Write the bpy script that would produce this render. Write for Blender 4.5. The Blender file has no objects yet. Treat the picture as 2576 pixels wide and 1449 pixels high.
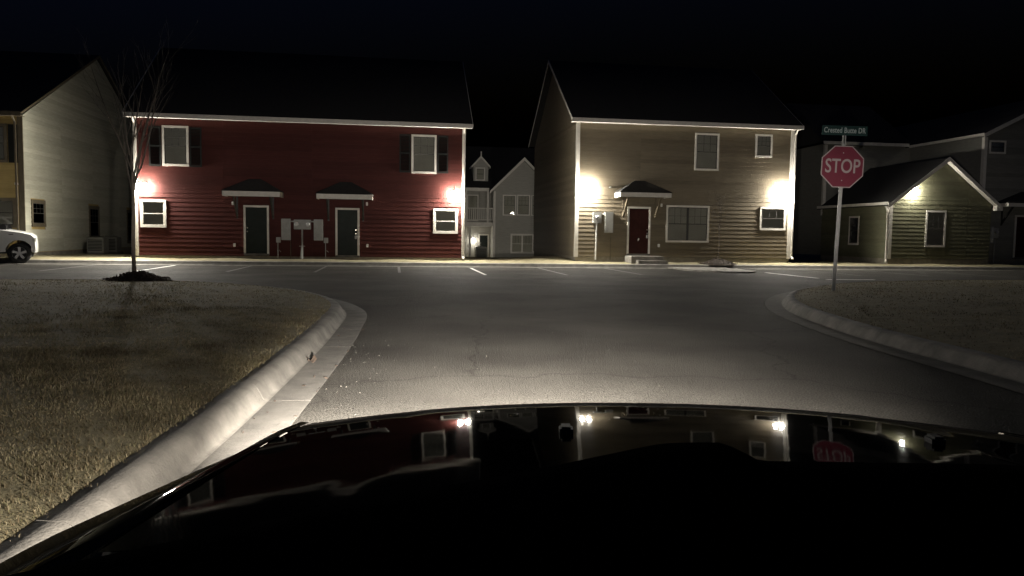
import bpy, bmesh, math, random
import numpy as np
from mathutils import Vector, Matrix

sc = bpy.context.scene
COL = sc.collection
R_ = math.radians
random.seed(7)
rng = np.random.default_rng(11)

# ------------------------------------------------------------------ camera
cam_d = bpy.data.cameras.new('camera'); cam = bpy.data.objects.new('camera', cam_d); COL.objects.link(cam)
cam_d.sensor_width = 36.0; cam_d.lens = 36.0 * 1935 / 2576
cam_d.clip_start = 0.02; cam_d.clip_end = 2000
_P = math.atan(134.5 / 1935); _R = 0.0135
_f = Vector((0, math.cos(_P), -math.sin(_P))); _r0 = Vector((1, 0, 0)); _u0 = Vector((0, math.sin(_P), math.cos(_P)))
_r = _r0 * math.cos(_R) + _u0 * math.sin(_R); _u = -_r0 * math.sin(_R) + _u0 * math.cos(_R)
_m = Matrix((_r, _u, -_f)).transposed().to_4x4(); _m.translation = Vector((0, 0, 1.4))
cam.matrix_world = _m
sc.camera = cam

# ------------------------------------------------------------------ night sky
w = bpy.data.worlds.new('World'); sc.world = w; w.use_nodes = True
nt = w.node_tree
sky = nt.nodes.new('ShaderNodeTexSky'); sky.sky_type = 'NISHITA'; sky.sun_disc = False
sky.sun_elevation = R_(-4.0); sky.sun_rotation = R_(200)
bg = nt.nodes['Background']; tn = nt.nodes.new('ShaderNodeMixRGB'); tn.blend_type = 'MULTIPLY'; tn.inputs[0].default_value = 1; tn.inputs[2].default_value = (0.5, 0.9, 2.2, 1)
nt.links.new(sky.outputs[0], tn.inputs[1]); nt.links.new(tn.outputs[0], bg.inputs[0]); bg.inputs[1].default_value = 0.15

sc.view_settings.view_transform = 'Standard'; sc.view_settings.look = 'None'
sc.view_settings.exposure = 0.0; sc.view_settings.gamma = 1.0
sc.cycles.use_denoising = True
sc.cycles.max_bounces = 6; sc.cycles.diffuse_bounces = 3; sc.cycles.glossy_bounces = 3
sc.cycles.transparent_max_bounces = 12
sc.cycles.sample_clamp_indirect = 4.0
sc.cycles.caustics_reflective = False; sc.cycles.caustics_refractive = False

LAMP_W = 220.0        # wall lamps
LAMP_COL = (1.0, 0.945, 0.835)
HIGH_W = 4800.0
HEAD_W = 51000.0        # this car's headlights
HEAD_COL = (1.0, 0.915, 0.81)

# ------------------------------------------------------------------ helpers
def mat(name, col, rough=0.7, var=0.15, vscale=6.0, bump=0.0, bscale=40.0, metal=0.0, spec=None, col2=None, stretch=None, coat=0.0, boards=0.0):
    m = bpy.data.materials.new(name); m.use_nodes = True
    N, L = m.node_tree.nodes, m.node_tree.links
    p = N['Principled BSDF']
    p.inputs['Roughness'].default_value = rough; p.inputs['Metallic'].default_value = metal
    if spec is not None: p.inputs['Specular IOR Level'].default_value = spec
    if coat: p.inputs['Coat Weight'].default_value = coat; p.inputs['Coat Roughness'].default_value = 0.02
    tc = N.new('ShaderNodeTexCoord'); mp = N.new('ShaderNodeMapping'); L.new(tc.outputs['Object'], mp.inputs[0])
    if stretch: mp.inputs['Scale'].default_value = stretch
    nz = N.new('ShaderNodeTexNoise'); nz.inputs['Scale'].default_value = vscale; nz.inputs['Detail'].default_value = 6
    nz.inputs['Roughness'].default_value = 0.65
    L.new(mp.outputs[0], nz.inputs['Vector'])
    cr = N.new('ShaderNodeValToRGB')
    c2 = col2 if col2 else tuple(min(1, c * (1 + var)) for c in col)
    c1 = col if col2 else tuple(c * (1 - var) for c in col)
    cr.color_ramp.elements[0].position = 0.32; cr.color_ramp.elements[1].position = 0.7
    cr.color_ramp.elements[0].color = (*c1, 1); cr.color_ramp.elements[1].color = (*c2, 1)
    L.new(nz.outputs['Fac'], cr.inputs[0])
    if boards:
        oi = N.new('ShaderNodeObjectInfo'); mr = N.new('ShaderNodeMapRange'); mr.inputs[3].default_value = 1 - boards; mr.inputs[4].default_value = 1 + boards
        L.new(oi.outputs['Random'], mr.inputs[0]); vm = N.new('ShaderNodeVectorMath'); vm.operation = 'SCALE'
        L.new(cr.outputs[0], vm.inputs[0]); L.new(mr.outputs[0], vm.inputs['Scale']); L.new(vm.outputs[0], p.inputs['Base Color'])
    else: L.new(cr.outputs[0], p.inputs['Base Color'])
    if bump > 0:
        n2 = N.new('ShaderNodeTexNoise'); n2.inputs['Scale'].default_value = bscale; n2.inputs['Detail'].default_value = 5
        L.new(mp.outputs[0], n2.inputs['Vector'])
        b = N.new('ShaderNodeBump'); b.inputs['Strength'].default_value = bump; b.inputs['Distance'].default_value = 0.02
        L.new(n2.outputs['Fac'], b.inputs['Height']); L.new(b.outputs[0], p.inputs['Normal'])
    return m

def emis(name, col, s):
    m = bpy.data.materials.new(name); m.use_nodes = True
    N, L = m.node_tree.nodes, m.node_tree.links
    p = N['Principled BSDF']; p.inputs['Base Color'].default_value = (0.8, 0.8, 0.8, 1)
    p.inputs['Emission Color'].default_value = (*col, 1); p.inputs['Emission Strength'].default_value = s
    return m

def glass(name, tint=(0.93, 0.93, 0.91)):
    m = bpy.data.materials.new(name); m.use_nodes = True
    N, L = m.node_tree.nodes, m.node_tree.links
    N.remove(N['Principled BSDF']); out = N['Material Output']
    t = N.new('ShaderNodeBsdfTransparent'); t.inputs[0].default_value = (*tint, 1)
    g = N.new('ShaderNodeBsdfGlossy'); g.inputs['Roughness'].default_value = 0.02
    f = N.new('ShaderNodeFresnel'); f.inputs[0].default_value = 1.5
    mx = N.new('ShaderNodeMixShader')
    nz = N.new('ShaderNodeTexNoise'); nz.inputs['Scale'].default_value = 2.5
    b = N.new('ShaderNodeBump'); b.inputs['Strength'].default_value = 0.06; b.inputs['Distance'].default_value = 0.05
    L.new(nz.outputs['Fac'], b.inputs['Height']); L.new(b.outputs[0], g.inputs['Normal'])
    L.new(f.outputs[0], mx.inputs[0]); L.new(t.outputs[0], mx.inputs[1]); L.new(g.outputs[0], mx.inputs[2])
    L.new(mx.outputs[0], out.inputs[0])
    return m

class MB:
    def __init__(s): s.v = []; s.f = []; s.sm = False
    def add(s, vs, fs):
        o = len(s.v); s.v += [tuple(map(float, q)) for q in vs]; s.f += [tuple(i + o for i in q) for q in fs]; return s
    def box(s, x0, x1, y0, y1, z0, z1):
        vs = [(x, y, z) for z in (z0, z1) for y in (y0, y1) for x in (x0, x1)]
        return s.add(vs, [(0, 2, 3, 1), (4, 5, 7, 6), (0, 1, 5, 4), (2, 6, 7, 3), (0, 4, 6, 2), (1, 3, 7, 5)])
    def bbox(s, x0, x1, y0, y1, z0, z1, b=0.02):
        bm = bmesh.new(); bmesh.ops.create_cube(bm, size=1)
        for q in bm.verts: q.co = Vector(((x0 + x1) / 2 + q.co.x * (x1 - x0), (y0 + y1) / 2 + q.co.y * (y1 - y0), (z0 + z1) / 2 + q.co.z * (z1 - z0)))
        bmesh.ops.bevel(bm, geom=bm.edges[:], offset=b, segments=2, affect='EDGES')
        bm.verts.index_update(); s.add([q.co for q in bm.verts], [[q.index for q in f.verts] for f in bm.faces]); bm.free(); return s
    def tube(s, p0, p1, r0, r1=None, n=8, cap=True):
        r1 = r0 if r1 is None else r1
        p0 = Vector(p0); p1 = Vector(p1); d = (p1 - p0).normalized()
        a = d.orthogonal().normalized(); b = d.cross(a)
        vs = []
        for p, r in ((p0, r0), (p1, r1)):
            for i in range(n):
                t = 2 * math.pi * i / n; vs.append(p + (a * math.cos(t) + b * math.sin(t)) * r)
        fs = [(i, (i + 1) % n, n + (i + 1) % n, n + i) for i in range(n)]
        if cap: fs += [tuple(range(n - 1, -1, -1)), tuple(range(n, 2 * n))]
        return s.add(vs, fs)
    def path(s, pts, rs, n=6):
        for i in range(len(pts) - 1): s.tube(pts[i], pts[i + 1], rs[i], rs[i + 1], n, cap=(i == len(pts) - 2 or i == 0))
        return s
    def prism(s, poly, a0, a1, axis='y'):
        # poly in the plane of the two other axes, extruded along axis
        n = len(poly)
        def P(q, a): return {'y': (q[0], a, q[1]), 'x': (a, q[0], q[1]), 'z': (q[0], q[1], a)}[axis]
        vs = [P(q, a0) for q in poly] + [P(q, a1) for q in poly]
        fs = [tuple(range(n)), tuple(range(2 * n - 1, n - 1, -1))] + [(i, n + i, n + (i + 1) % n, (i + 1) % n) for i in range(n)]
        return s.add(vs, fs)
    def build(s, name, m, parent=None, smooth=False, fix=True):
        me = bpy.data.meshes.new(name); me.from_pydata(s.v, [], s.f); me.validate()
        if fix:
            bm = bmesh.new(); bm.from_mesh(me); bmesh.ops.recalc_face_normals(bm, faces=bm.faces[:]); bm.to_mesh(me); bm.free()
        me.materials.append(m)
        if smooth:
            me.polygons.foreach_set('use_smooth', [True] * len(me.polygons))
        o = bpy.data.objects.new(name, me); COL.objects.link(o)
        if parent: o.parent = parent
        return o

def tag(o, label, cat, group=None):
    o['label'] = label; o['category'] = cat
    if group: o['group'] = group
    return o
def struct(o): o['kind'] = 'structure'; return o
def empty(name, loc=(0, 0, 0), rz=0.0):
    o = bpy.data.objects.new(name, None); COL.objects.link(o); o.location = loc; o.rotation_euler = (0, 0, rz); return o
def text_mesh(name, txt, size, m, parent, sx=1.0, ext=0.0015, spacing=1.0):
    cu = bpy.data.curves.new(name, 'FONT'); cu.body = txt; cu.size = size; cu.align_x = 'CENTER'; cu.align_y = 'CENTER'
    cu.extrude = ext; cu.space_character = spacing; cu.resolution_u = 4; cu.offset = size * 0.012
    t = bpy.data.objects.new(name + '_curve', cu); COL.objects.link(t)
    dg = bpy.context.evaluated_depsgraph_get()
    me = bpy.data.meshes.new_from_object(t.evaluated_get(dg)); bpy.data.objects.remove(t)
    for v in me.vertices: v.co.x *= sx
    me.materials.clear(); me.materials.append(m)
    o = bpy.data.objects.new(name, me); COL.objects.link(o); o.parent = parent
    return o

def catmull(pts, step=0.25):
    P = [np.array(p, float) for p in pts]; P = [2 * P[0] - P[1]] + P + [2 * P[-1] - P[-2]]
    out = []
    for i in range(1, len(P) - 2):
        n = max(2, int(np.linalg.norm(P[i + 1] - P[i]) / step))
        for k in range(n):
            t = k / n
            out.append(0.5 * ((2 * P[i]) + (-P[i - 1] + P[i + 1]) * t + (2 * P[i - 1] - 5 * P[i] + 4 * P[i + 1] - P[i + 2]) * t * t + (-P[i - 1] + 3 * P[i] - 3 * P[i + 1] + P[i + 2]) * t ** 3))
    out.append(P[-2]); return np.array(out)

# the row of houses: s runs along the fronts, off runs into the houses
TH = R_(8.75); FE = Vector((math.cos(TH), math.sin(TH), 0)); FN = Vector((-math.sin(TH), math.cos(TH), 0)); FO = Vector((-2.19, 34.5, 0))
def L3(s, off, z=0.0): return FO + FE * s + FN * off + Vector((0, 0, z))

# ------------------------------------------------------------------ materials
M = {}
def asphalt():
    m = bpy.data.materials.new('asphalt'); m.use_nodes = True
    N, L = m.node_tree.nodes, m.node_tree.links; p = N['Principled BSDF']
    tc = N.new('ShaderNodeTexCoord')
    big = N.new('ShaderNodeTexNoise'); big.inputs['Scale'].default_value = 0.5; big.inputs['Detail'].default_value = 5
    fine = N.new('ShaderNodeTexNoise'); fine.inputs['Scale'].default_value = 60; fine.inputs['Detail'].default_value = 4
    vor = N.new('ShaderNodeTexVoronoi'); vor.inputs['Scale'].default_value = 75
    for q in (big, fine, vor): L.new(tc.outputs['Object'], q.inputs['Vector'])
    c1 = N.new('ShaderNodeValToRGB'); c1.color_ramp.elements[0].color = (0.039, 0.037, 0.0335, 1); c1.color_ramp.elements[1].color = (0.071, 0.0672, 0.0613, 1)
    c1.color_ramp.elements[0].position = 0.35; c1.color_ramp.elements[1].position = 0.68
    L.new(big.outputs['Fac'], c1.inputs[0])
    c2 = N.new('ShaderNodeValToRGB'); c2.color_ramp.elements[0].color = (0.4, 0.4, 0.4, 1); c2.color_ramp.elements[1].color = (1.55, 1.55, 1.5, 1)
    c2.color_ramp.elements[0].position = 0.3; c2.color_ramp.elements[1].position = 0.72
    L.new(fine.outputs['Fac'], c2.inputs[0])
    mx = N.new('ShaderNodeMix'); mx.data_type = 'RGBA'; mx.blend_type = 'MULTIPLY'; mx.inputs[0].default_value = 1
    L.new(c1.outputs[0], mx.inputs[6]); L.new(c2.outputs[0], mx.inputs[7])
    # thin cracks with a shape of their own
    wv = N.new('ShaderNodeTexNoise'); wv.inputs['Scale'].default_value = 1.3; wv.inputs['Detail'].default_value = 6
    L.new(tc.outputs['Object'], wv.inputs['Vector'])
    add = N.new('ShaderNodeMixRGB'); add.blend_type = 'ADD'; add.inputs[0].default_value = 0.9
    L.new(tc.outputs['Object'], add.inputs[1]); L.new(wv.outputs['Color'], add.inputs[2])
    cv = N.new('ShaderNodeTexVoronoi'); cv.feature = 'DISTANCE_TO_EDGE'; cv.inputs['Scale'].default_value = 0.22
    L.new(add.outputs[0], cv.inputs['Vector'])
    ck = N.new('ShaderNodeValToRGB'); ck.color_ramp.elements[0].position = 0.0; ck.color_ramp.elements[1].position = 0.006
    ck.color_ramp.elements[0].color = (0.6, 0.6, 0.6, 1); ck.color_ramp.elements[1].color = (1, 1, 1, 1)
    L.new(cv.outputs['Distance'], ck.inputs[0])
    m2 = N.new('ShaderNodeMix'); m2.data_type = 'RGBA'; m2.blend_type = 'MULTIPLY'; m2.inputs[0].default_value = 1
    L.new(mx.outputs[2], m2.inputs[6]); L.new(ck.outputs[0], m2.inputs[7]); L.new(m2.outputs[2], p.inputs['Base Color'])
    p.inputs['Roughness'].default_value = 0.8; p.inputs['Specular IOR Level'].default_value = 0.06
    b = N.new('ShaderNodeBump'); b.inputs['Strength'].default_value = 1.0; b.inputs['Distance'].default_value = 0.012
    L.new(vor.outputs['Distance'], b.inputs['Height']); L.new(b.outputs[0], p.inputs['Normal'])
    return m
M['asphalt'] = asphalt()
M['concrete'] = mat('concrete', (0.19, 0.178, 0.157), 0.85, 0.42, 2.6, 0.4, 60)
M['conc_dark'] = mat('old_shaded_concrete', (0.085, 0.079, 0.069), 0.9, 0.35, 3.5, 0.5, 60)
M['soil'] = mat('lawn_soil', (0.12, 0.104, 0.058), 0.95, 0, 5, 0.6, 60, col2=(0.22, 0.19, 0.105))
M['verge'] = mat('dormant_turf', (0.16, 0.14, 0.075), 0.95, 0, 4, 0.7, 70, col2=(0.27, 0.235, 0.14))
M['yard'] = mat('yard_grass', (0.05, 0.055, 0.025), 0.95, 0, 3, 0.6, 40, col2=(0.1, 0.09, 0.045))
M['mulch'] = mat('mulch', (0.018, 0.012, 0.008), 0.95, 0, 25, 1.0, 45, col2=(0.06, 0.04, 0.026))
M['red'] = mat('red_paint', (0.063, 0.0185, 0.0155), 0.62, 0.16, 3, 0.12, 30, stretch=(0.6, 1, 6), spec=0.12, boards=0.12)
M['taupe'] = mat('taupe_paint', (0.165, 0.139, 0.098), 0.65, 0.14, 3, 0.12, 30, stretch=(0.6, 1, 6), spec=0.12, boards=0.12)
M['beige'] = mat('cream_paint', (0.42, 0.41, 0.33), 0.7, 0.1, 3, 0.1, 30, stretch=(0.6, 1, 6), spec=0.12, boards=0.12)
M['ochre'] = mat('ochre_paint', (0.36, 0.27, 0.11), 0.7, 0.12, 3, 0.1, 30, stretch=(0.6, 1, 6), spec=0.12, boards=0.12)
M['olive'] = mat('olive_paint', (0.14, 0.138, 0.088), 0.66, 0.14, 3, 0.12, 30, stretch=(0.6, 1, 6), spec=0.12, boards=0.12)
M['slate'] = mat('grey_paint', (0.19, 0.187, 0.165), 0.7, 0.14, 3, 0.12, 30, stretch=(0.6, 1, 6), spec=0.12, boards=0.12)
M['farwall'] = mat('pale_grey_paint', (0.33, 0.32, 0.285), 0.7, 0.12, 3, 0.1, 30, stretch=(0.6, 1, 6), spec=0.12)
M['trim'] = mat('white_trim_paint', (0.62, 0.59, 0.53), 0.55, 0.1, 5, 0.05, 20, spec=0.12)
M['browntrim'] = mat('brown_trim_paint', (0.12, 0.1, 0.07), 0.6, 0.15, 5, 0.05, 20, spec=0.12)
M['roof'] = mat('shingle', (0.02, 0.019, 0.018), 0.95, 0.35, 9, 0.6, 30)
M['sash'] = mat('dark_sash', (0.035, 0.033, 0.03), 0.5, 0.2, 6)
M['muntin'] = mat('muntin', (0.06, 0.058, 0.055), 0.5, 0.1, 6)
M['green_door'] = mat('dark_green_door_paint', (0.016, 0.021, 0.018), 0.5, 0.2, 3, 0.08, 20, spec=0.12)
M['red_door'] = mat('red_door_paint', (0.034, 0.011, 0.0085), 0.5, 0.2, 3, 0.08, 20, spec=0.12)
M['shutter'] = mat('shutter_paint', (0.013, 0.014, 0.013), 0.6, 0.2, 4, spec=0.12)
M['galv'] = mat('galvanised_metal', (0.42, 0.42, 0.41), 0.42, 0.15, 9, 0.05, 30, metal=0.35)
M['grey_box'] = mat('grey_enamel', (0.3, 0.3, 0.28), 0.55, 0.12, 6, 0.03, 20)
M['white_plastic'] = mat('white_plastic', (0.6, 0.59, 0.56), 0.5, 0.08, 5)
M['brass'] = mat('nickel', (0.55, 0.52, 0.45), 0.3, 0.1, 5, metal=1.0)
M['black'] = mat('black_metal', (0.02, 0.02, 0.02), 0.5, 0.2, 6)
M['bark'] = mat('bark', (0.15, 0.125, 0.1), 0.9, 0.3, 18, 0.6, 40, stretch=(1, 1, 0.3))
M['twig'] = mat('twig_bark', (0.075, 0.062, 0.05), 0.9, 0.3, 18)
M['found'] = mat('foundation', (0.2, 0.18, 0.14), 0.9, 0.25, 4, 0.4, 40)
M['glass'] = glass('window_glass')
M['lens'] = emis('lamp_globe', LAMP_COL, 1900)
M['lens_dim'] = emis('porch_globe', LAMP_COL, 90)
M['lens_mid'] = emis('gable_globe', LAMP_COL, 800)
M['cool'] = emis('lit_room', (1.0, 0.95, 0.85), 0.25)

def blind_mat():
    m = bpy.data.materials.new('window_blind'); m.use_nodes = True
    N, L = m.node_tree.nodes, m.node_tree.links; p = N['Principled BSDF']; p.inputs['Roughness'].default_value = 0.6
    tc = N.new('ShaderNodeTexCoord'); sp = N.new('ShaderNodeSeparateXYZ'); L.new(tc.outputs['Object'], sp.inputs[0])
    mu = N.new('ShaderNodeMath'); mu.operation = 'MULTIPLY'; mu.inputs[1].default_value = 2 * math.pi / 0.05; L.new(sp.outputs['Z'], mu.inputs[0])
    si = N.new('ShaderNodeMath'); si.operation = 'SINE'; L.new(mu.outputs[0], si.inputs[0])
    b = N.new('ShaderNodeBump'); b.inputs['Strength'].default_value = 0.8; b.inputs['Distance'].default_value = 0.012
    L.new(si.outputs[0], b.inputs['Height']); L.new(b.outputs[0], p.inputs['Normal'])
    nz = N.new('ShaderNodeTexNoise'); nz.inputs['Scale'].default_value = 1.5
    cr = N.new('ShaderNodeValToRGB'); cr.color_ramp.elements[0].color = (0.42, 0.41, 0.36, 1); cr.color_ramp.elements[1].color = (0.6, 0.585, 0.52, 1)
    L.new(tc.outputs['Object'], nz.inputs['Vector']); L.new(nz.outputs['Fac'], cr.inputs[0]); L.new(cr.outputs[0], p.inputs['Base Color'])
    return m
M['blind'] = blind_mat()

def grass_mat(name, cols):
    m = bpy.data.materials.new(name); m.use_nodes = True
    N, L = m.node_tree.nodes, m.node_tree.links; p = N['Principled BSDF']; p.inputs['Roughness'].default_value = 0.75
    g = N.new('ShaderNodeNewGeometry'); cr = N.new('ShaderNodeValToRGB')
    while len(cr.color_ramp.elements) < len(cols): cr.color_ramp.elements.new(0.5)
    for i, c in enumerate(cols):
        cr.color_ramp.elements[i].position = i / (len(cols) - 1); cr.color_ramp.elements[i].color = (*c, 1)
    L.new(g.outputs['Random Per Island'], cr.inputs[0])
    tc = N.new('ShaderNodeTexCoord'); nz = N.new('ShaderNodeTexNoise'); nz.inputs['Scale'].default_value = 1.6; nz.inputs['Detail'].default_value = 5
    L.new(tc.outputs['Object'], nz.inputs['Vector']); c2 = N.new('ShaderNodeValToRGB')
    c2.color_ramp.elements[0].position = .36; c2.color_ramp.elements[1].position = .62; c2.color_ramp.elements[0].color = (.42, .40, .38, 1); c2.color_ramp.elements[1].color = (1, 1, 1, 1)
    L.new(nz.outputs['Fac'], c2.inputs[0]); mx = N.new('ShaderNodeMix'); mx.data_type = 'RGBA'; mx.blend_type = 'MULTIPLY'; mx.inputs[0].default_value = 1
    L.new(cr.outputs[0], mx.inputs[6]); L.new(c2.outputs[0], mx.inputs[7]); L.new(mx.outputs[2], p.inputs['Base Color'])
    p.inputs['Specular IOR Level'].default_value = 0.1
    tr = N.new('ShaderNodeBsdfTranslucent'); L.new(mx.outputs[2], tr.inputs[0]); ms = N.new('ShaderNodeMixShader'); ms.inputs[0].default_value = .45
    L.new(p.outputs[0], ms.inputs[1]); L.new(tr.outputs[0], ms.inputs[2]); L.new(ms.outputs[0], N['Material Output'].inputs[0])
    return m
M['blade'] = grass_mat('dormant_grass_blades', [(0.12, 0.095, 0.055), (0.27, 0.22, 0.13), (0.36, 0.305, 0.195), (0.15, 0.145, 0.07), (0.42, 0.365, 0.245), (0.2, 0.15, 0.09)])
M['paint'] = mat('road_paint', (0.7, 0.69, 0.65), 0.7, 0.2, 9, 0.2, 60)
def worn_paint():
    m = mat('worn_road_paint', (0.05, 0.048, 0.044), 0.7, 0, 22, 0.2, 60, col2=(0.105, 0.102, 0.095)); return m
M['worn'] = worn_paint()

# ------------------------------------------------------------------ ground
struct(MB().add([(-300, -60, -0.42), (300, -60, -0.42), (300, 400, -0.42), (-300, 400, -0.42)], [(0, 1, 2, 3)]).build('ground', M['yard']))
a = [L3(-120, -1.6), L3(120, -1.6)]
struct(MB().add([(-120, -40, 0), (120, -40, 0), a[1], a[0]], [(0, 1, 2, 3)]).build('road', M['asphalt']))

# yard behind the kerb: rises gently to the houses, drops behind them
ys = MB(); offs = [-1.5, -1.2, -0.7, 0.0, 1, 3, 6, 9, 12, 16, 22, 30, 60]; zs = [0.158, 0.17, 0.195, 0.215, 0.22, 0.22, 0.18, 0.08, -0.08, -0.22, -0.32, -0.36, -0.4]
ss = list(np.arange(-60, 60.1, 1.0))
for s in ss:
    for o, z in zip(offs, zs):
        zz = z + (0.02 * math.sin(s * 1.7 + o) + 0.012 * math.sin(s * 3.1)) * (1 if -1.3 < o < 8 else 0)
        if 0.5 < s < 5.2 and 0 < o < 12: zz += 0.16 * math.exp(-((s - 4.6) / 1.6) ** 2) * math.exp(-((o - 3) / 3.0) ** 2)
        ys.v.append(tuple(L3(s, o, zz)))
no = len(offs)
for i in range(len(ss) - 1):
    for j in range(no - 1): ys.f.append((i * no + j, (i + 1) * no + j, (i + 1) * no + j + 1, i * no + j + 1))
struct(ys.build('yard', M['verge'], smooth=True))

# kerb with gutter pan, cast in sections
KP = [(-0.36, 0.006), (-0.345, 0.014), (-0.02, 0.008), (0.015, 0.02), (0.068, 0.118), (0.09, 0.142), (0.12, 0.157), (0.235, 0.166), (0.24, -0.06)]
def sweep(mb, P, side, prof):
    T = np.gradient(P, axis=0); T /= np.linalg.norm(T, axis=1)[:, None]
    Nn = np.stack([-T[:, 1], T[:, 0]], 1) * side
    o = len(mb.v); k = len(prof)
    for i in range(len(P)):
        for d, z in prof: mb.v.append((P[i, 0] + Nn[i, 0] * d, P[i, 1] + Nn[i, 1] * d, z))
    for i in range(len(P) - 1):
        for j in range(k - 1): mb.f.append((o + i * k + j, o + (i + 1) * k + j, o + (i + 1) * k + j + 1, o + i * k + j + 1))
    c = len(mb.v); mb.v += mb.v[o:o + k] + mb.v[o + (len(P) - 1) * k:o + len(P) * k]
    mb.f.append(tuple(c + j for j in range(k))); mb.f.append(tuple(c + k + j for j in range(k - 1, -1, -1)))
def kerb(pts, side, label, seg=3.05, smooth=True, mt='concrete'):
    P = catmull(pts, 0.2) if smooth else np.array(pts, float)
    d = np.r_[0, np.cumsum(np.linalg.norm(np.diff(P, axis=0), axis=1))]
    def at(t): return np.stack([np.interp(t, d, P[:, 0]), np.interp(t, d, P[:, 1])], 1)
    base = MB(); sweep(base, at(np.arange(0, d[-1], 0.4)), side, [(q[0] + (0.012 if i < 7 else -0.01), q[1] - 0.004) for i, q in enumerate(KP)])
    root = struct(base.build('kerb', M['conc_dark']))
    root['label'] = label
    t = 0.0
    while t < d[-1] - 0.5:
        t1 = min(t + seg, d[-1]); k = max(3, int((t1 - t) / 0.25))
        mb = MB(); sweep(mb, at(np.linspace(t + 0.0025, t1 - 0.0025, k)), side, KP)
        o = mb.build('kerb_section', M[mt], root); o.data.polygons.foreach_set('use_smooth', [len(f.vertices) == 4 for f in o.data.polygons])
        o.data.materials.append(M['conc_dark']); o.data.polygons.foreach_set('material_index', [1 if (len(f.vertices) == 4 and (f.center.z < .0125 if smooth else .012 < f.center.z < .14)) else 0 for f in o.data.polygons])  # house-front kerb: shade painted on upright face; other kerbs: dirty gutter pan
        t = t1
    return P
TL = [(-1.56, -9), (-1.58, -3), (-1.64, 1), (-1.755, 3), (-1.86, 4.4), (-1.97, 5.8), (-2.24, 8.6), (-2.5, 10.8), (-2.87, 13.2), (-3.55, 15.0), (-4.6, 16.6), (-6.0, 17.9), (-7.8, 18.75), (-9.8, 18.9), (-12.5, 18.5), (-18, 17.6), (-30, 15.7), (-45, 13.4)]
TR = [(5.2, -9), (5.12, 2), (5.05, 7.5), (4.95, 10), (5.0, 12), (5.3, 14.6), (6.05, 17.1), (7.2, 19.3), (8.8, 21.2), (10.8, 22.5), (14, 23.4), (22, 24.7), (45, 28.2)]
PL = kerb(TL, 1, 'kerb curving round the left lawn'); PR = kerb(TR, -1, 'kerb curving round the right lawn')
P0 = L3(-60, -1.78); P1 = L3(60, -1.78)
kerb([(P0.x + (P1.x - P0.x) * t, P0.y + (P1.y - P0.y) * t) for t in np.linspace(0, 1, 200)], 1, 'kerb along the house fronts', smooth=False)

# lawns
def lawn_z(dist, side, x, y):
    h = 0.10 if side < 0 else 0.2
    return 0.160 + h * (1 - np.exp(-dist / 1.3)) + 0.012 * np.sin(x * 1.3 + y * 0.7) * (1 - np.exp(-dist))
def edge_of(P, side, d=0.23):
    T = np.gradient(P, axis=0); T /= np.linalg.norm(T, axis=1)[:, None]
    return P + np.stack([-T[:, 1], T[:, 0]], 1) * side * d
def nearest(P, X):
    out = np.empty(len(X))
    for i in range(0, len(X), 4000):
        q = X[i:i + 4000]; out[i:i + 4000] = np.sqrt(((q[:, None, :] - P[None]) ** 2).sum(2).min(1))
    return out
EL = edge_of(PL, 1); ER = edge_of(PR, -1)
def lawn(name, E, C, extra, side):
    B = np.vstack([E, np.array(extra, float)])
    fr = np.r_[0, 0.01, 0.025, 0.05, 0.08, 0.12, 0.18, 0.25, 0.35, 0.5, 0.7, 0.9]
    V = []
    for f in fr: V.append(B * (1 - f) + np.array(C) * f)
    V = np.vstack(V); dist = nearest(E, V); z = lawn_z(dist, side, V[:, 0], V[:, 1])
    n = len(B); mb = MB(); mb.v = [(float(a), float(b), float(c)) for (a, b), c in zip(V, z)]
    for k in range(len(fr) - 1):
        for i in range(n): mb.f.append((k * n + i, k * n + (i + 1) % n, (k + 1) * n + (i + 1) % n, (k + 1) * n + i))
    c = len(mb.v); mb.v.append((C[0], C[1], float(lawn_z(np.array([9.]), side, C[0], C[1])[0])))
    k = len(fr) - 1
    for i in range(n): mb.f.append((k * n + i, k * n + (i + 1) % n, c))
    return struct(mb.build(name, M['soil'], smooth=True)), B
lawn_l, BL = lawn('lawn', EL, (-20, 4), [(-45, 0), (-45, -9), (-20, -9)], -1)
lawn_r, BR = lawn('lawn', ER, (22, 8), [(45, 10), (45, -9), (20, -9)], 1)
lawn_l['label'] = 'lawn left of the road'; lawn_r['label'] = 'lawn right of the road'

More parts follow.
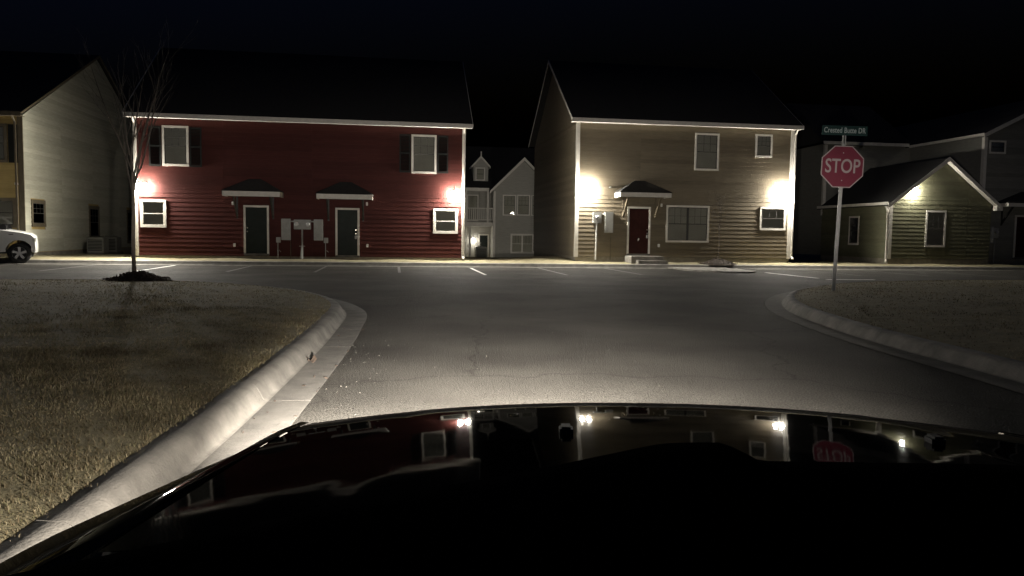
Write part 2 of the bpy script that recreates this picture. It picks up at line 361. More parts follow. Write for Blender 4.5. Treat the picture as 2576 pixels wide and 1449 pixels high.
def inside(B, X):
    x, y = X[:, 0], X[:, 1]; r = np.zeros(len(X), bool); n = len(B)
    for i in range(n):
        x0, y0 = B[i]; x1, y1 = B[(i + 1) % n]
        c = ((y0 > y) != (y1 > y))
        if y0 != y1: r ^= c & (x < (x1 - x0) * (y - y0) / (y1 - y0) + x0)
    return r
def blades(name, label, E, B, side, zones):
    V = []; F = []; nv = 0
    for (x0, x1, y0, y1, dens, hgt, wid) in zones:
        n = int((x1 - x0) * (y1 - y0) * dens)
        X = np.stack([rng.uniform(x0, x1, n), rng.uniform(y0, y1, n)], 1)
        # clumping
        cl = np.sin(X[:, 0] * 3.1 + 1.3 * np.sin(X[:, 1] * 2.3)) * np.sin(X[:, 1] * 3.7 + X[:, 0]) + 0.6 * np.sin(X[:, 0] * 11 + X[:, 1] * 7)
        X = X[(rng.uniform(-1.6, 1.6, n) < cl + 0.9)]
        dist0 = nearest(E, X)
        X = X[inside(B, X) | (dist0 < rng.uniform(0, 0.045, len(X)))]
        dist = nearest(E, X); z = lawn_z(dist, side, X[:, 0], X[:, 1]); n = len(X)
        cl = 0.75 + 0.35 * np.sin(X[:, 0] * 2.1 + 2 * np.sin(X[:, 1] * 1.1)) * np.sin(X[:, 1] * 1.7)
        h = hgt * rng.uniform(0.35, 1.15, n) * np.clip(cl, 0.35, 1.2); an = rng.uniform(0, 2 * np.pi, n); ln = rng.uniform(0.5, 2.4, n) * h
        wd = wid * rng.uniform(0.6, 1.3, n); pa = an + np.pi / 2 + rng.uniform(-0.5, 0.5, n)
        c, s = np.cos(pa) * wd / 2, np.sin(pa) * wd / 2; lx, ly = np.cos(an) * ln, np.sin(an) * ln
        v = np.empty((n, 5, 3))
        v[:, 0] = np.stack([X[:, 0] - c, X[:, 1] - s, z - 0.01], 1); v[:, 1] = np.stack([X[:, 0] + c, X[:, 1] + s, z - 0.01], 1)
        v[:, 2] = np.stack([X[:, 0] + c * .8 + lx * .35, X[:, 1] + s * .8 + ly * .35, z + h * .65], 1)
        v[:, 3] = np.stack([X[:, 0] - c * .8 + lx * .35, X[:, 1] - s * .8 + ly * .35, z + h * .65], 1)
        v[:, 4] = np.stack([X[:, 0] + lx, X[:, 1] + ly, z + h * .9], 1)
        i = nv + 5 * np.arange(n)
        F.append(np.stack([i, i + 1, i + 2, i, i + 2, i + 3, i + 3, i + 2, i + 4], 1).reshape(-1, 3)); V.append(v.reshape(-1, 3)); nv += 5 * n
    V = np.vstack(V); F = np.vstack(F)
    me = bpy.data.meshes.new(name); me.vertices.add(len(V)); me.vertices.foreach_set('co', V.ravel())
    me.loops.add(F.size); me.loops.foreach_set('vertex_index', F.ravel().astype(np.int32))
    me.polygons.add(len(F)); me.polygons.foreach_set('loop_start', np.arange(0, F.size, 3, dtype=np.int32))
    me.polygons.foreach_set('loop_total', np.full(len(F), 3, np.int32)); me.update(calc_edges=True)
    me.materials.append(M['blade']); o = bpy.data.objects.new(name, me); COL.objects.link(o)
    o['kind'] = 'stuff'; tag(o, label, 'grass'); return o
blades('grass', 'short dormant tan grass of the lawn left of the road', EL, BL, -1,
       [(-5.5, -1.7, 1.6, 7.5, 5200, 0.036, 0.0042), (-8.5, -5.5, 3, 9.5, 1300, 0.036, 0.0065), (-5.5, -1.9, 7.5, 12, 1500, 0.035, 0.0065), (-9.5, -5.5, 9.5, 14, 480, 0.035, 0.009),
        (-5.5, -2.3, 12, 19, 420, 0.028, 0.011), (-14, -5.5, 14, 19.2, 300, 0.026, 0.012)])
blades('grass', 'dark short grass of the lawn right of the road', ER, BR, 1,
       [(5, 9, 6, 13, 420, 0.028, 0.01), (5, 12, 13, 23, 240, 0.025, 0.013), (12, 22, 12, 25.5, 140, 0.025, 0.016)])

# parking stripes
def stripe(s, o0, o1, m, wd=0.1, z=0.004):
    q = [L3(s - wd / 2, o0, z), L3(s + wd / 2, o0, z), L3(s + wd / 2, o1, z), L3(s - wd / 2, o1, z)]
    o = struct(MB().add(q, [(0, 1, 2, 3)]).build('parking_stripe', M[m])); return o
for k, (m, o0, o1) in enumerate([('paint', -2.3, -7.6), ('worn', -2.3, -7), ('worn', -2.3, -7), ('worn', -2.3, -7), ('paint', -3.0, -8.2), ('worn', -2.3, -8), ('worn', -2.3, -7.4)]):
    stripe(-11.65 + 2.92 * k, o0, o1, m)
stripe(11.75, -5.3, -9.2, 'paint', 0.16)
q = [L3(11.6, -10.1, 0.004), L3(13.4, -10.1, 0.004), L3(13.4, -9.9, 0.004), L3(11.6, -9.9, 0.004)]
struct(MB().add(q, [(0, 1, 2, 3)]).build('parking_stripe', M['paint']))
for s in (-14.57, -17.49, 14.7, 17.6, 20.5): stripe(s, -2.3, -7.2, 'worn')

# planted end island in the parking row
isl = [(8.95, -1.6), (8.95, -3.6), (9.2, -4.7), (9.8, -5.6), (10.6, -5.9), (11.2, -5.5), (11.45, -4.6), (11.5, -1.6)]
ip = catmull(isl, 0.3)
top = [L3(a, b, 0.06) for a, b in ip]; mb = MB(); n = len(top)
mb.add([(p.x, p.y, 0.06) for p in top] + [(p.x, p.y, -0.02) for p in top], [tuple(range(n))] + [(i, n + i, n + (i + 1) % n, (i + 1) % n) for i in range(n)])
struct(mb.build('parking_island', M['concrete']))

# ------------------------------------------------------------------ house building blocks (local x = along the front, y = into the house)
CLAP = 0.187
def planks(parent, x0, x1, z0, z1, m, holes=(), seams=(), face='front', at=0.0, top=None):
    """lap siding, one board per piece; holes = (x0,x1,z0,z1); top(z) -> (x0,x1) trims to a gable"""
    cuts = [x0] + [q for q in sorted(seams) if x0 < q < x1] + [x1]
    z = z0
    while z < z1 - 0.03:
        zt = min(z + CLAP, z1)
        for a, b in zip(cuts[:-1], cuts[1:]):
            seg = [(a + 0.0015, b - 0.0015)]
            for hx0, hx1, hz0, hz1 in holes:
                if hz0 < zt - 0.01 and hz1 > z + 0.01:
                    ns = []
                    for p, q in seg:
                        if hx1 <= p or hx0 >= q: ns.append((p, q)); continue
                        if hx0 > p + 0.02: ns.append((p, hx0))
                        if hx1 < q - 0.02: ns.append((hx1, q))
                    seg = ns
            for p, q in seg:
                pt, qt = p, q
                if top:
                    l0, r0 = top(z); l1, r1 = top(zt)
                    p, q, pt, qt = max(p, l0), min(q, r0), max(p, l1), min(q, r1)
                    if qt - pt < 0.05: continue
                j = random.uniform(-0.0015, 0.0015); e = 0.022 + j; th = 0.006
                zt2 = zt + 0.012
                v = [(p, -e, z), (q, -e, z), (qt, -th, zt2), (pt, -th, zt2), (p, 0, z), (q, 0, z), (qt, 0, zt2), (pt, 0, zt2)]
                if face == 'side_left': v = [(at + y, -x, zz) for x, y, zz in v]     # wall facing -x; board runs along y
                if face == 'side_right': v = [(at - y, x, zz) for x, y, zz in v]
                if face == 'front': v = [(x, y + at, zz) for x, y, zz in v]
                MB().add(v, [(0, 1, 2, 3), (4, 7, 6, 5), (0, 4, 5, 1), (2, 6, 7, 3), (0, 3, 7, 4), (1, 5, 6, 2)]).build('siding_board', m, parent, fix=False)
        z = zt

def window(parent, x0, x1, z0, z1, y=0.0, grid=(3, 2), double=False, trim='trim', tw=0.09, glow=None, place=None, blind='blind', sash='sash'):
    """x0..z1 is the outside of the casing"""
    c = MB()
    c.box(x0, x1, y - 0.05, y - 0.001, z1 - tw, z1).box(x0, x1, y - 0.055, y - 0.001, z0, z0 + tw)
    c.box(x0, x0 + tw, y - 0.047, y - 0.001, z0 + tw, z1 - tw).box(x1 - tw, x1, y - 0.047, y - 0.001, z0 + tw, z1 - tw)
    wdw = c.build('window', M[trim], parent)
    objs = [wdw]
    a0, a1, b0, b1 = x0 + tw, x1 - tw, z0 + tw, z1 - tw; zm = (b0 + b1) / 2; f = 0.032
    units = [(a0, a1)] if not double else [(a0, (a0 + a1) / 2 - 0.02), ((a0 + a1) / 2 + 0.02, a1)]
    if double: objs.append(MB().box((a0 + a1) / 2 - 0.02, (a0 + a1) / 2 + 0.02, y - 0.04, y - 0.001, b0, b1).build('mullion', M[sash], wdw))
    for u0, u1 in units:
        s = MB()
        s.box(u0, u1, y - 0.034, y - 0.002, b0, b0 + f).box(u0, u1, y - 0.034, y - 0.002, b1 - f, b1).box(u0, u0 + f, y - 0.034, y - 0.002, b0 + f, b1 - f).box(u1 - f, u1, y - 0.034, y - 0.002, b0 + f, b1 - f)
        s.box(u0 + f, u1 - f, y - 0.036, y - 0.002, zm - f / 2, zm + f / 2)
        objs.append(s.build('sash', M[sash], wdw))
        for (p0, p1) in ((b0 + f, zm - f / 2), (zm + f / 2, b1 - f)):
            objs.append(MB().box(u0 + f, u1 - f, y - 0.022, y - 0.018, p0, p1).build('pane', M['glass'], wdw))
        if grid:
            for i in range(1, grid[0]):
                xx = u0 + f + (u1 - u0 - 2 * f) * i / grid[0]; objs.append(MB().box(xx - .009, xx + .009, y - 0.027, y - 0.0225, zm + f / 2, b1 - f).build('muntin', M['muntin'], wdw))
            for i in range(1, grid[1]):
                zz = zm + (b1 - f - zm) * i / grid[1]; objs.append(MB().box(u0 + f, u1 - f, y - 0.0275, y - 0.0228, zz - .009, zz + .009).build('muntin', M['muntin'], wdw))
        objs.append(MB().box(u0 + f, u1 - f, y - 0.009, y - 0.004, b0 + f, b1 - f).build('blind', M[glow] if glow else M[blind], wdw))
    if place:
        for o in objs:
            for v in o.data.vertices: v.co = place(v.co)
            o.data.update()
    return wdw
def door(parent, x0, x1, z0, z1, y, m, knob='left', lockbox=False, tw=0.085, trim='trim'):
    c = MB().box(x0, x1, y - 0.05, y - 0.001, z1 - tw, z1).box(x0, x0 + tw, y - 0.047, y - 0.001, z0, z1 - tw).box(x1 - tw, x1, y - 0.047, y - 0.001, z0, z1 - tw)
    fr = c.build('door_frame', M[trim], parent)
    slab = MB().box(x0 + tw + .004, x1 - tw - .004, y - 0.026, y - 0.001, z0 + 0.04, z1 - tw - .004)
    xa, xb = x0 + tw, x1 - tw; wv = xb - xa
    for i in range(2):
        for (u, v) in ((0.08, 0.42), (0.50, 0.66), (0.72, 0.93)):
            p0 = xa + wv * (0.13 + i * 0.41); slab.box(p0, p0 + wv * 0.33, y - 0.031, y - 0.0262, z0 + (z1 - z0) * u, z0 + (z1 - z0) * v)
    d = slab.build('door', m, parent)
    MB().box(x0 + .01, x1 - .01, y - 0.09, y - 0.001, z0 - 0.06, z0 + 0.035).build('threshold', M['conc_dark'], parent)
    kx = xa + 0.07 if knob == 'left' else xb - 0.07; kz = z0 + 0.98
    k = MB().tube((kx, y - 0.03, kz), (kx, y - 0.06, kz), 0.014).tube((kx, y - 0.055, kz), (kx, y - 0.09, kz), 0.03, 0.022, 10); k.build('knob', M['brass'], d)
    MB().tube((kx, y - 0.03, kz + 0.16), (kx, y - 0.05, kz + 0.16), 0.03, 0.028, 10).build('deadbolt', M['brass'], d)
    if lockbox: MB().bbox(kx - 0.045, kx + 0.045, y - 0.085, y - 0.035, kz - 0.23, kz - 0.08, 0.01).tube((kx - 0.025, y - 0.06, kz - 0.08), (kx - 0.02, y - 0.06, kz + 0.0), 0.006).tube((kx + 0.025, y - 0.06, kz - 0.08), (kx + 0.02, y - 0.06, kz), 0.006).build('key_box', M['grey_box'], d)
    return d
def spot(parent, loc, direction, power, size=155, blend=0.75, rad=0.06, col=LAMP_COL, name='lamp_light'):
    ld = bpy.data.lights.new(name, 'SPOT'); ld.energy = power; ld.spot_size = R_(size); ld.spot_blend = blend; ld.shadow_soft_size = rad; ld.color = col
    o = bpy.data.objects.new(name, ld); COL.objects.link(o); o.parent = parent; o.location = loc
    o.rotation_euler = Vector(direction).to_track_quat('-Z', 'Y').to_euler(); return o
def wall_lamp(parent, x, z, y=0.0, power=LAMP_W, lens='lens', aim=(0, -0.2, -1), twin=True, r=.105):
    """twin-head security lamp: back plate, two swivel heads with glowing globes"""
    l = MB().bbox(x - .09, x + .09, y - 0.03, y - 0.002, z - .06, z + .06, 0.008).build('wall_lamp', M['grey_box'], parent)
    for sx in ((-.17, .17) if twin else (0,)):
        h = MB().tube((x + sx * .4, y - .03, z), (x + sx * .9, y - .07, z + .01), .016).tube((x + sx * .9, y - .035, z + .035), (x + sx, y - .11, z + .01), .06, .09, 14)
        h.build('lamp_head', M['white_plastic'], l)
        g = MB(); n, m_ = 12, 7; c = Vector((x + sx, y - .145, z - .02))
        for a in range(m_ + 1):
            for b in range(n):
                t_ = math.pi * a / m_; p_ = 2 * math.pi * b / n
                g.v.append(tuple(c + Vector((math.sin(t_) * math.cos(p_), math.sin(t_) * math.sin(p_), math.cos(t_))) * r))
        for a in range(m_):
            for b in range(n): g.f.append((a * n + b, a * n + (b + 1) % n, (a + 1) * n + (b + 1) % n, (a + 1) * n + b))
        g.build('lamp_globe', M[lens], l)
    if power > 0: spot(l, (x, y - 0.26, z - 0.13), aim, power)
    return l
def canopy(parent, x0, x1, z0, z1, depth, y, ztop, brace='black'):
    xc = (x0 + x1) / 2
    r = MB()
    e = 0.03
    v = [(x0 - e, y - 0.002, z1 + .004), (x0 - e, y - depth - e, z1 + .004), (x1 + e, y - depth - e, z1 + .004), (x1 + e, y - 0.002, z1 + .004), (xc - 0.25, y - 0.002, ztop), (xc + 0.25, y - 0.002, ztop),
         (x0 - e, y - 0.002, z1 - .02), (x0 - e, y - depth - e, z1 - .02), (x1 + e, y - depth - e, z1 - .02), (x1 + e, y - 0.002, z1 - .02)]
    r.add(v, [(0, 1, 4), (1, 2, 5, 4), (2, 3, 5), (0, 4, 5, 3), (6, 9, 8, 7), (0, 6, 7, 1), (1, 7, 8, 2), (2, 8, 9, 3)])
    c = r.build('door_canopy', M['roof'], parent)
    MB().box(x0, x1, y - depth, y - depth + .03, z0, z1 - .022).box(x0, x0 + .03, y - depth + .0302, y - 0.002, z0, z1 - .022).box(x1 - .03, x1, y - depth + .0302, y - 0.002, z0, z1 - .022).build('fascia', M['trim'], c)
    MB().box(x0 + .031, x1 - .031, y - depth + .031, y - 0.003, z0 + .03, z0 + .045).build('soffit', M['browntrim'], c)
    for xx in (x0 + 0.42, x1 - 0.42):
        b = MB()
        p = [(y - depth + 0.12, z0 + .03), (y - depth + 0.21, z0 + .03), (y - 0.03, z0 - 0.78), (y - 0.03, z0 - 0.9)]
        b.prism(p, xx - .035, xx + .035, 'x'); b.box(xx - .034, xx + .034, y - 0.06, y - 0.0235, z0 - 0.92, z0 + .03)
        b.build('brace', M[brace], c)
    return c
def gable_roof(parent, x0, x1, y0, y1, ze, zr, oh=0.35, rake=0.3, trim='trim', gut=True, fz=0.17, m='roof'):
    """ridge along x"""
    yc = (y0 + y1) / 2; sl = (zr - ze) / (yc - y0 + oh)
    t = 0.07
    r = MB()
    for sgn, ya in ((1, y0 - oh), (-1, y1 + oh)):
        v = [(x0 - rake, ya, ze), (x1 + rake, ya, ze), (x1 + rake, yc, zr), (x0 - rake, yc, zr)]
        v += [(a, b, c - t) for a, b, c in v]
        r.add(v, [(0, 1, 2, 3), (7, 6, 5, 4), (0, 4, 5, 1), (1, 5, 6, 2), (2, 6, 7, 3), (3, 7, 4, 0)])
    ro = r.build('roof', M[m], parent)
    MB().box(x0 - rake - .01, x1 + rake + .01, y0 - oh - .035, y0 - oh - .003, ze - fz, ze + .01).build('fascia', M[trim], ro)
    MB().box(x0 - rake, x1 + rake, y0 - oh - .002, y0 - .003, ze - fz + .02, ze - fz + .035).build('soffit', M[trim], ro)
    for xe in (x0 - rake - .03, x1 + rake + .003):
        for ya in (y0 - oh - .002, y1 + oh):
            up = .03 if xe < x0 else -.012        # the far-end board tucks under the shingle edge
            q = [(ya, ze - .1), (ya, ze + up), (yc, zr + up), (yc, zr - .13)]
            MB().prism(q, xe, xe + .027, 'x').build('rake_board', M[trim], ro)
    return ro
def downspout(parent, x, y, z0, z1, m='trim', kick=True):
    d = MB().bbox(x - .04, x + .04, y - .09, y - .024, z0 + .12, z1 - .25, 0.012)
    d.tube((x, y - .057, z1 - .26), (x, y - .3, z1 - .02), 0.038, n=8)
    if kick: d.tube((x, y - .057, z0 + .14), (x, y - .22, z0 + .05), 0.042, n=8)
    o = d.build('downspout', M[m], parent); return o
def outlet(parent, x, z, y=0.0, kind='outlet_box', sx=.045, sz=.075):
    MB().bbox(x - sx, x + sx, y - .075, y - .0005, z - sz, z + sz, 0.01).build(kind, M['white_plastic'], parent)

# ------------------------------------------------------------------ red house
H = empty('townhouse', FO, TH); tag(H, 'two-storey dark red clapboard house with white trim and two canopied dark doors', 'house')
X0, X1, D, ZB, ZE = -13.82, 0.02, 10.4, 0.34, 6.2
MB().box(X0, X1, 0.0, D, ZB - 0.02, ZE - 0.1).build('wall', M['red'], H)
MB().box(X0 + .02, X1 - .02, -0.012, D - .02, -0.3, ZB - .021).build('foundation', M['found'], H)
pk = [(ZE - .1, 0)]
MB().prism([(0, ZE - .1), (D, ZE - .1), (D / 2, 10.0 - .1)], X0, X1, 'x').build('gable_wall', M['red'], H)
wins = [(-12.70, -11.64, 4.08, 5.76), (-2.34, -1.24, 4.03, 5.72), (-13.62, -12.58, 1.50, 2.66), (-1.37, -0.27, 1.40, 2.50)]
drs = [(-9.45, -8.40, 0.40, 2.50), (-5.61, -4.58, 0.36, 2.46)]
holes = wins + drs
planks(H, X0 + .12, X1 - .12, ZB, ZE - .15, M['red'], holes, seams=(-10.25, -6.59, -2.93))
for i, q in enumerate(wins): window(H, *q, grid=(3, 2) if i < 2 else None, sash='trim' if i > 1 else 'sash')
for x0, x1 in ((-13.22, -12.74), (-11.60, -11.12), (-2.86, -2.38), (-1.20, -0.72)):
    sh = MB().box(x0, x0 + .06, -.055, -.024, 4.06, 5.72).box(x1 - .06, x1, -.055, -.024, 4.06, 5.72).box(x0 + .06, x1 - .06, -.055, -.024, 4.06, 4.14).box(x0 + .06, x1 - .06, -.055, -.024, 5.64, 5.72).box(x0 + .06, x1 - .06, -.055, -.024, 4.86, 4.94)
    s_ = sh.build('shutter', M['shutter'], H)
    lv = MB()
    for z in np.arange(4.16, 5.62, 0.06): lv.add([(x0 + .06, -.026, z + .05), (x1 - .06, -.026, z + .05), (x1 - .06, -.048, z), (x0 + .06, -.048, z)], [(0, 1, 2, 3)])
    o = lv.build('louvres', M['shutter'], s_, fix=False); o['kind'] = 'stuff'
for i, q in enumerate(drs): door(H, *q, -.012, M['green_door'], 'left' if i == 0 else 'right', lockbox=(i == 1))
canopy(H, -10.12, -7.80, 2.84, 3.07, 0.95, -.022, 3.62); canopy(H, -6.32, -4.00, 2.80, 3.03, 0.95, -.022, 3.58)
for x0, x1 in ((X0 - .02, X0 + .12), (X1 - .12, X1 + .02)): MB().box(x0, x1, -.045, .12, ZB - .04, ZE - .16).build('corner_board', M['trim'], H)
gable_roof(H, X0, X1, 0, D, ZE, 10.1)
downspout(H, X1 - .05, -.04, ZB - .1, ZE - .1)
downspout(H, X0 + .05, -.04, ZB + .1, ZE - .1, kick=False)
wall_lamp(H, X0 + .26, 3.25, -.022, aim=(-0.45, -1, -.6), power=LAMP_W * 9); wall_lamp(H, X1 - .34, 3.2, -.022, aim=(-0.2, -0.2, -1))
# electric meters between the doors
for x0, x1, z0, z1 in ((-7.88, -7.49, 1.03, 1.95), (-6.52, -6.13, 1.03, 1.94)):
    e_ = MB().bbox(x0, x1, -.14, -.0225, z0, z1, .012).build('breaker_box', M['grey_box'], H)
    MB().box(x0 + .03, x1 - .03, -.146, -.1405, z0 + .05, z1 - .06).build('cover', M['grey_box'], e_)
bk = MB().bbox(-7.36, -6.64, -.13, -.0225, 1.50, 1.92, .012).build('meter_bank', M['grey_box'], H)
for x in (-7.24, -6.76):
    MB().tube((x, -.13, 1.72), (x, -.20, 1.72), 0.085, 0.085, 16).tube((x, -.2, 1.72), (x, -.235, 1.72), 0.08, 0.06, 16).build('meter', M['galv'], bk)
MB().tube((-7.01, -.09, 1.5), (-7.01, -.09, .8), .035).tube((-7.01, -.09, .8), (-7.03, -.09, .2), .05).box(-7.14, -6.90, -.11, -.0225, .76, .79).build('conduit', M['grey_box'], H)
for a_ in (-7.49, -6.64): MB().tube((a_, -.08, 1.84), (a_ + .13, -.08, 1.84), .03).build('conduit', M['grey_box'], H)
for x in (-8.01, -6.01):
    MB().bbox(x - .09, x + .09, -.12, -.0225, .92, 1.15, .01).build('junction_box', M['grey_box'], H)
    MB().tube((x - .02, -.06, .92), (x - .02, -.06, .22), .012).tube((x + .02, -.06, .6), (x + .1, -.06, .52), .01).build('conduit', M['grey_box'], H)
MB().tube((-7.5, -.05, 1.03), (-7.5, -.05, .2), .014).build('conduit', M['browntrim'], H)
for x, z in ((-9.83, .79), (-4.24, .83)): outlet(H, x, z)
for x, z in ((-9.89, 2.57), (-4.26, 2.65)): outlet(H, x, z, kind='sconce', sx=.04, sz=.075)

# ------------------------------------------------------------------ taupe house
G = empty('townhouse', FO, TH); tag(G, 'two-storey taupe clapboard house with one dark red door under a hipped canopy', 'house')
X0, X1, D, ZB, ZE = 5.10, 15.62, 10.6, 0.46, 6.66
MB().box(X0, X1, 0, D, ZB - .02, ZE - .1).build('wall', M['taupe'], G)
MB().box(X0 + .02, X1 - .02, -.012, D - .02, -.3, ZB - .021).build('foundation', M['found'], G)
MB().prism([(0, ZE - .1), (D, ZE - .1), (D / 2, 10.25 - .1)], X0, X1, 'x').build('gable_wall', M['taupe'], G)
wins = [(10.72, 11.90, 4.50, 6.22, (3, 2), False), (13.70, 14.55, 5.18, 6.26, (3, 2), False), (9.42, 11.52, 1.14, 2.86, (3, 2), True), (14.05, 15.36, 1.77, 2.87, (3, 1), False)]
dr = (7.55, 8.66, .56, 2.76)
planks(G, X0 + .14, X1 - .14, ZB, ZE - .15, M['taupe'], [q[:4] for q in wins] + [dr], seams=(8.12, 11.78))
for q in wins: window(G, *q[:4], grid=q[4], double=q[5])
door(G, *dr, -.012, M['red_door'], 'right', lockbox=True)
MB().prism([(7.86, 1.05), (7.92, 1.0), (8.02, 1.13), (7.96, 1.18)], -.0395, -.0385, 'y').prism([(8.02, 1.2), (8.07, 1.16), (8.16, 1.27), (8.11, 1.32)], -.0395, -.0385, 'y').build('door_sticker', M['white_plastic'], G)
canopy(G, 6.92, 9.30, 3.16, 3.38, .95, -.022, 3.95, 'browntrim')
for x0, x1 in ((X0 - .02, X0 + .14), (X1 - .14, X1 + .02)): MB().box(x0, x1, -.045, .14, ZB - .04, ZE - .16).build('corner_board', M['trim'], G)
gable_roof(G, X0, X1, 0, D, ZE, 10.4, rake=.3)
downspout(G, X1 + .07, -.02, ZB - .1, ZE - .1)
planks(G, -D + .02, -.15, ZB, ZE - .1, M['taupe'], face='side_left', at=X0)
wall_lamp(G, X0 + .38, 3.55, -.022, aim=(0.2, -0.2, -1)); wall_lamp(G, X1 - .40, 3.52, -.022, aim=(0.1, -0.8, -.8), power=LAMP_W * 2)
mb_ = MB().bbox(5.90, 6.30, -.13, -.0225, 1.97, 2.47, .012).build('meter_bank', M['grey_box'], G)
MB().tube((6.10, -.13, 2.24), (6.10, -.2, 2.24), .09, n=16).tube((6.1, -.2, 2.24), (6.1, -.24, 2.24), .085, .06, 16).build('meter', M['galv'], mb_)
e_ = MB().bbox(6.46, 6.86, -.14, -.0225, 1.54, 2.49, .012).build('breaker_box', M['grey_box'], G)
MB().box(6.49, 6.83, -.146, -.1405, 1.6, 2.43).build('cover', M['grey_box'], e_)
MB().tube((6.08, -.09, 1.97), (6.06, -.09, .3), .035).build('conduit', M['white_plastic'], G)
MB().tube((6.30, -.08, 2.38), (6.46, -.08, 2.38), .03).build('conduit', M['grey_box'], G)
MB().tube((6.77, -.05, 1.54), (6.77, -.05, .3), .014).build('conduit', M['browntrim'], G)
MB().tube((6.68, -.022, 3.62), (6.68, -.17, 3.62), .035, n=10).build('vent_pipe', M['white_plastic'], G)
outlet(G, 9.09, .98); outlet(G, 9.17, 2.85, kind='sconce', sx=.04, sz=.075)
st = empty('door_steps', L3(8.2, -.1, 0), TH); tag(st, 'two worn concrete steps below the dark red door', 'steps')
MB().bbox(-.75, .80, -1.0, .03, .05, .50, .015).build('landing', M['concrete'], st); MB().bbox(-.55, .82, -1.42, -1.002, .05, .32, .015).build('step', M['concrete'], st)

# ------------------------------------------------------------------ cream house at the left edge
B_ = empty('townhouse', FO, TH); tag(B_, 'tall gabled house with cream siding on its side wall, brown window trim, at left edge', 'house')
X0, X1, D, ZB, ZE = -34.0, -18.1, 16.6, .40, 6.08
MB().box(X0, X1, 0, D, ZB - .02, ZE - .1).build('wall', M['ochre'], B_)
MB().box(X0 + .02, X1 + .006, -.012, D - .02, -.3, ZB - .021).build('foundation', M['found'], B_)
MB().prism([(0, ZE - .1), (D, ZE - .1), (D / 2, 10.0)], X0, X1, 'x').build('gable_wall', M['beige'], B_)
sidew = [(.55, 1.85, 1.46, 2.60), (6.7, 8.05, .9, 2.55), (12.2, 13.4, .6, 2.5)]
planks(B_, .0, D, ZB, ZE - .1, M['beige'], sidew, seams=(3.66, 7.32, 10.98), face='side_right', at=X1)
sl = (10.0 - ZE + .1) / (D / 2)
planks(B_, .0, D, ZE - .1, 9.9, M['beige'], face='side_right', at=X1, top=lambda z: ((z - ZE + .1) / sl, D - (z - ZE + .1) / sl))
def to_right(at): return lambda c: Vector((at - c.y, c.x, c.z))
for i, q in enumerate(sidew): window(B_, *q, y=0, trim='browntrim', tw=.14, place=to_right(X1), grid=(3, 2))
fw = [(-20.1, -18.40, 1.40, 2.62), (-20.0, -18.66, 4.05, 5.62), (-24.5, -23.2, 4.05, 5.62), (-24.5, -22.9, 1.4, 2.62)]
planks(B_, X0 + .12, X1 - .18, ZB, ZE - .15, M['ochre'], fw, seams=(-30.3, -26.6, -23.0))
for i, q in enumerate(fw): window(B_, *q, trim='browntrim', tw=.12, grid=None if i in (0, 3) else (3, 2))
MB().box(-18.62, -18.26, -.055, -.024, 4.05, 5.6).build('shutter', M['shutter'], B_)
MB().box(X1 - .18, X1 + .03, -.045, .012, ZB - .04, ZE - .16).build('corner_board', M['browntrim'], B_)
downspout(B_, X1 - .24, -.02, ZB - .1, ZE - .1, 'browntrim')
gable_roof(B_, X0, X1, 0, D, ZE, 10.25, oh=.35, rake=.12, trim='browntrim')
wall_lamp(B_, -24.0, 3.3, -.022, aim=(0.3, -1.2, -1), power=LAMP_W * 6)
outlet(B_, -18.36, 3.2, kind='sconce', sx=.06, sz=.05)

# ------------------------------------------------------------------ olive house on the right
V_ = empty('townhouse', FO, TH); tag(V_, 'olive clapboard house with a low gabled front wing and lit lamp under its eave', 'house')
WX0, WX1, WD, ZB = 20.78, 26.30, 6.0, .50
WE, WP = 3.22, 5.36
wc = (WX0 + WX1) / 2 + .05
MB().box(WX0, WX1, 0, WD, ZB - .02, WE - .05).build('wall', M['olive'], V_)
MB().box(WX0 + .02, WX1 - .02, -.012, WD, -.3, ZB - .021).build('foundation', M['found'], V_)
MB().prism([(WX0, WE - .05), (WX1, WE - .05), (wc, WP - .1)], 0, WD, 'y').build('gable_wall', M['olive'], V_)
ww = (22.72, 23.82, 1.06, 2.86)
planks(V_, WX0 + .14, WX1, ZB, WE - .05, M['olive'], [ww], seams=(21.85, 25.0))
sl = (WP - .1 - WE + .05) / (wc - WX0)
planks(V_, WX0 + .02, WX1, WE - .05, WP - .15, M['olive'], seams=(21.85, 25.0), top=lambda z: (WX0 + (z - WE + .05) / sl, WX1 - (z - WE + .05) / sl))
window(V_, *ww, grid=(3, 2))
sw = (2.4, 3.3, 1.1, 2.6)
planks(V_, -WD, -.02, ZB, WE - .05, M['olive'], [(-sw[1], -sw[0], sw[2], sw[3])], face='side_left', at=WX0)
window(V_, *sw, y=0, place=lambda c: Vector((WX0 + c.y, c.x, c.z)))
# wing roof, ridge running back
r = MB(); t = .07
for sgn, xe in ((-1, WX0 - .3), (1, WX1 + .3)):
    ze = WE - .3 * sl + .1; zr = WP + .06
    v = [(xe, -.35, ze), (wc, -.35, zr), (wc, WD, zr), (xe, WD, ze)]; v += [(a, b, c - t) for a, b, c in v]
    r.add(v, [(0, 1, 2, 3), (7, 6, 5, 4), (0, 4, 5, 1), (1, 5, 6, 2), (2, 6, 7, 3), (3, 7, 4, 0)])
ro = r.build('roof', M['roof'], V_)
for xe, sg in ((WX0 - .32, 1), (WX1 + .32, -1)):
    ze = WE - .3 * sl + .08
    MB().prism([(xe, ze - .16), (xe, ze + .03), (wc, WP + .09), (wc, WP - .12)], -.38, -.352, 'y').build('rake_board', M['trim'], ro)
    MB().prism([(xe + sg * .02, ze - .1), (xe + sg * .02, ze - .085), (wc, WP - .06), (wc, WP - .075)], -.351, -.024, 'y').build('soffit', M['trim'], ro)
MB().box(WX0 - .34, WX0 - .31, -.35, WD, WE - .14, WE + .0).build('gutter', M['trim'], ro)
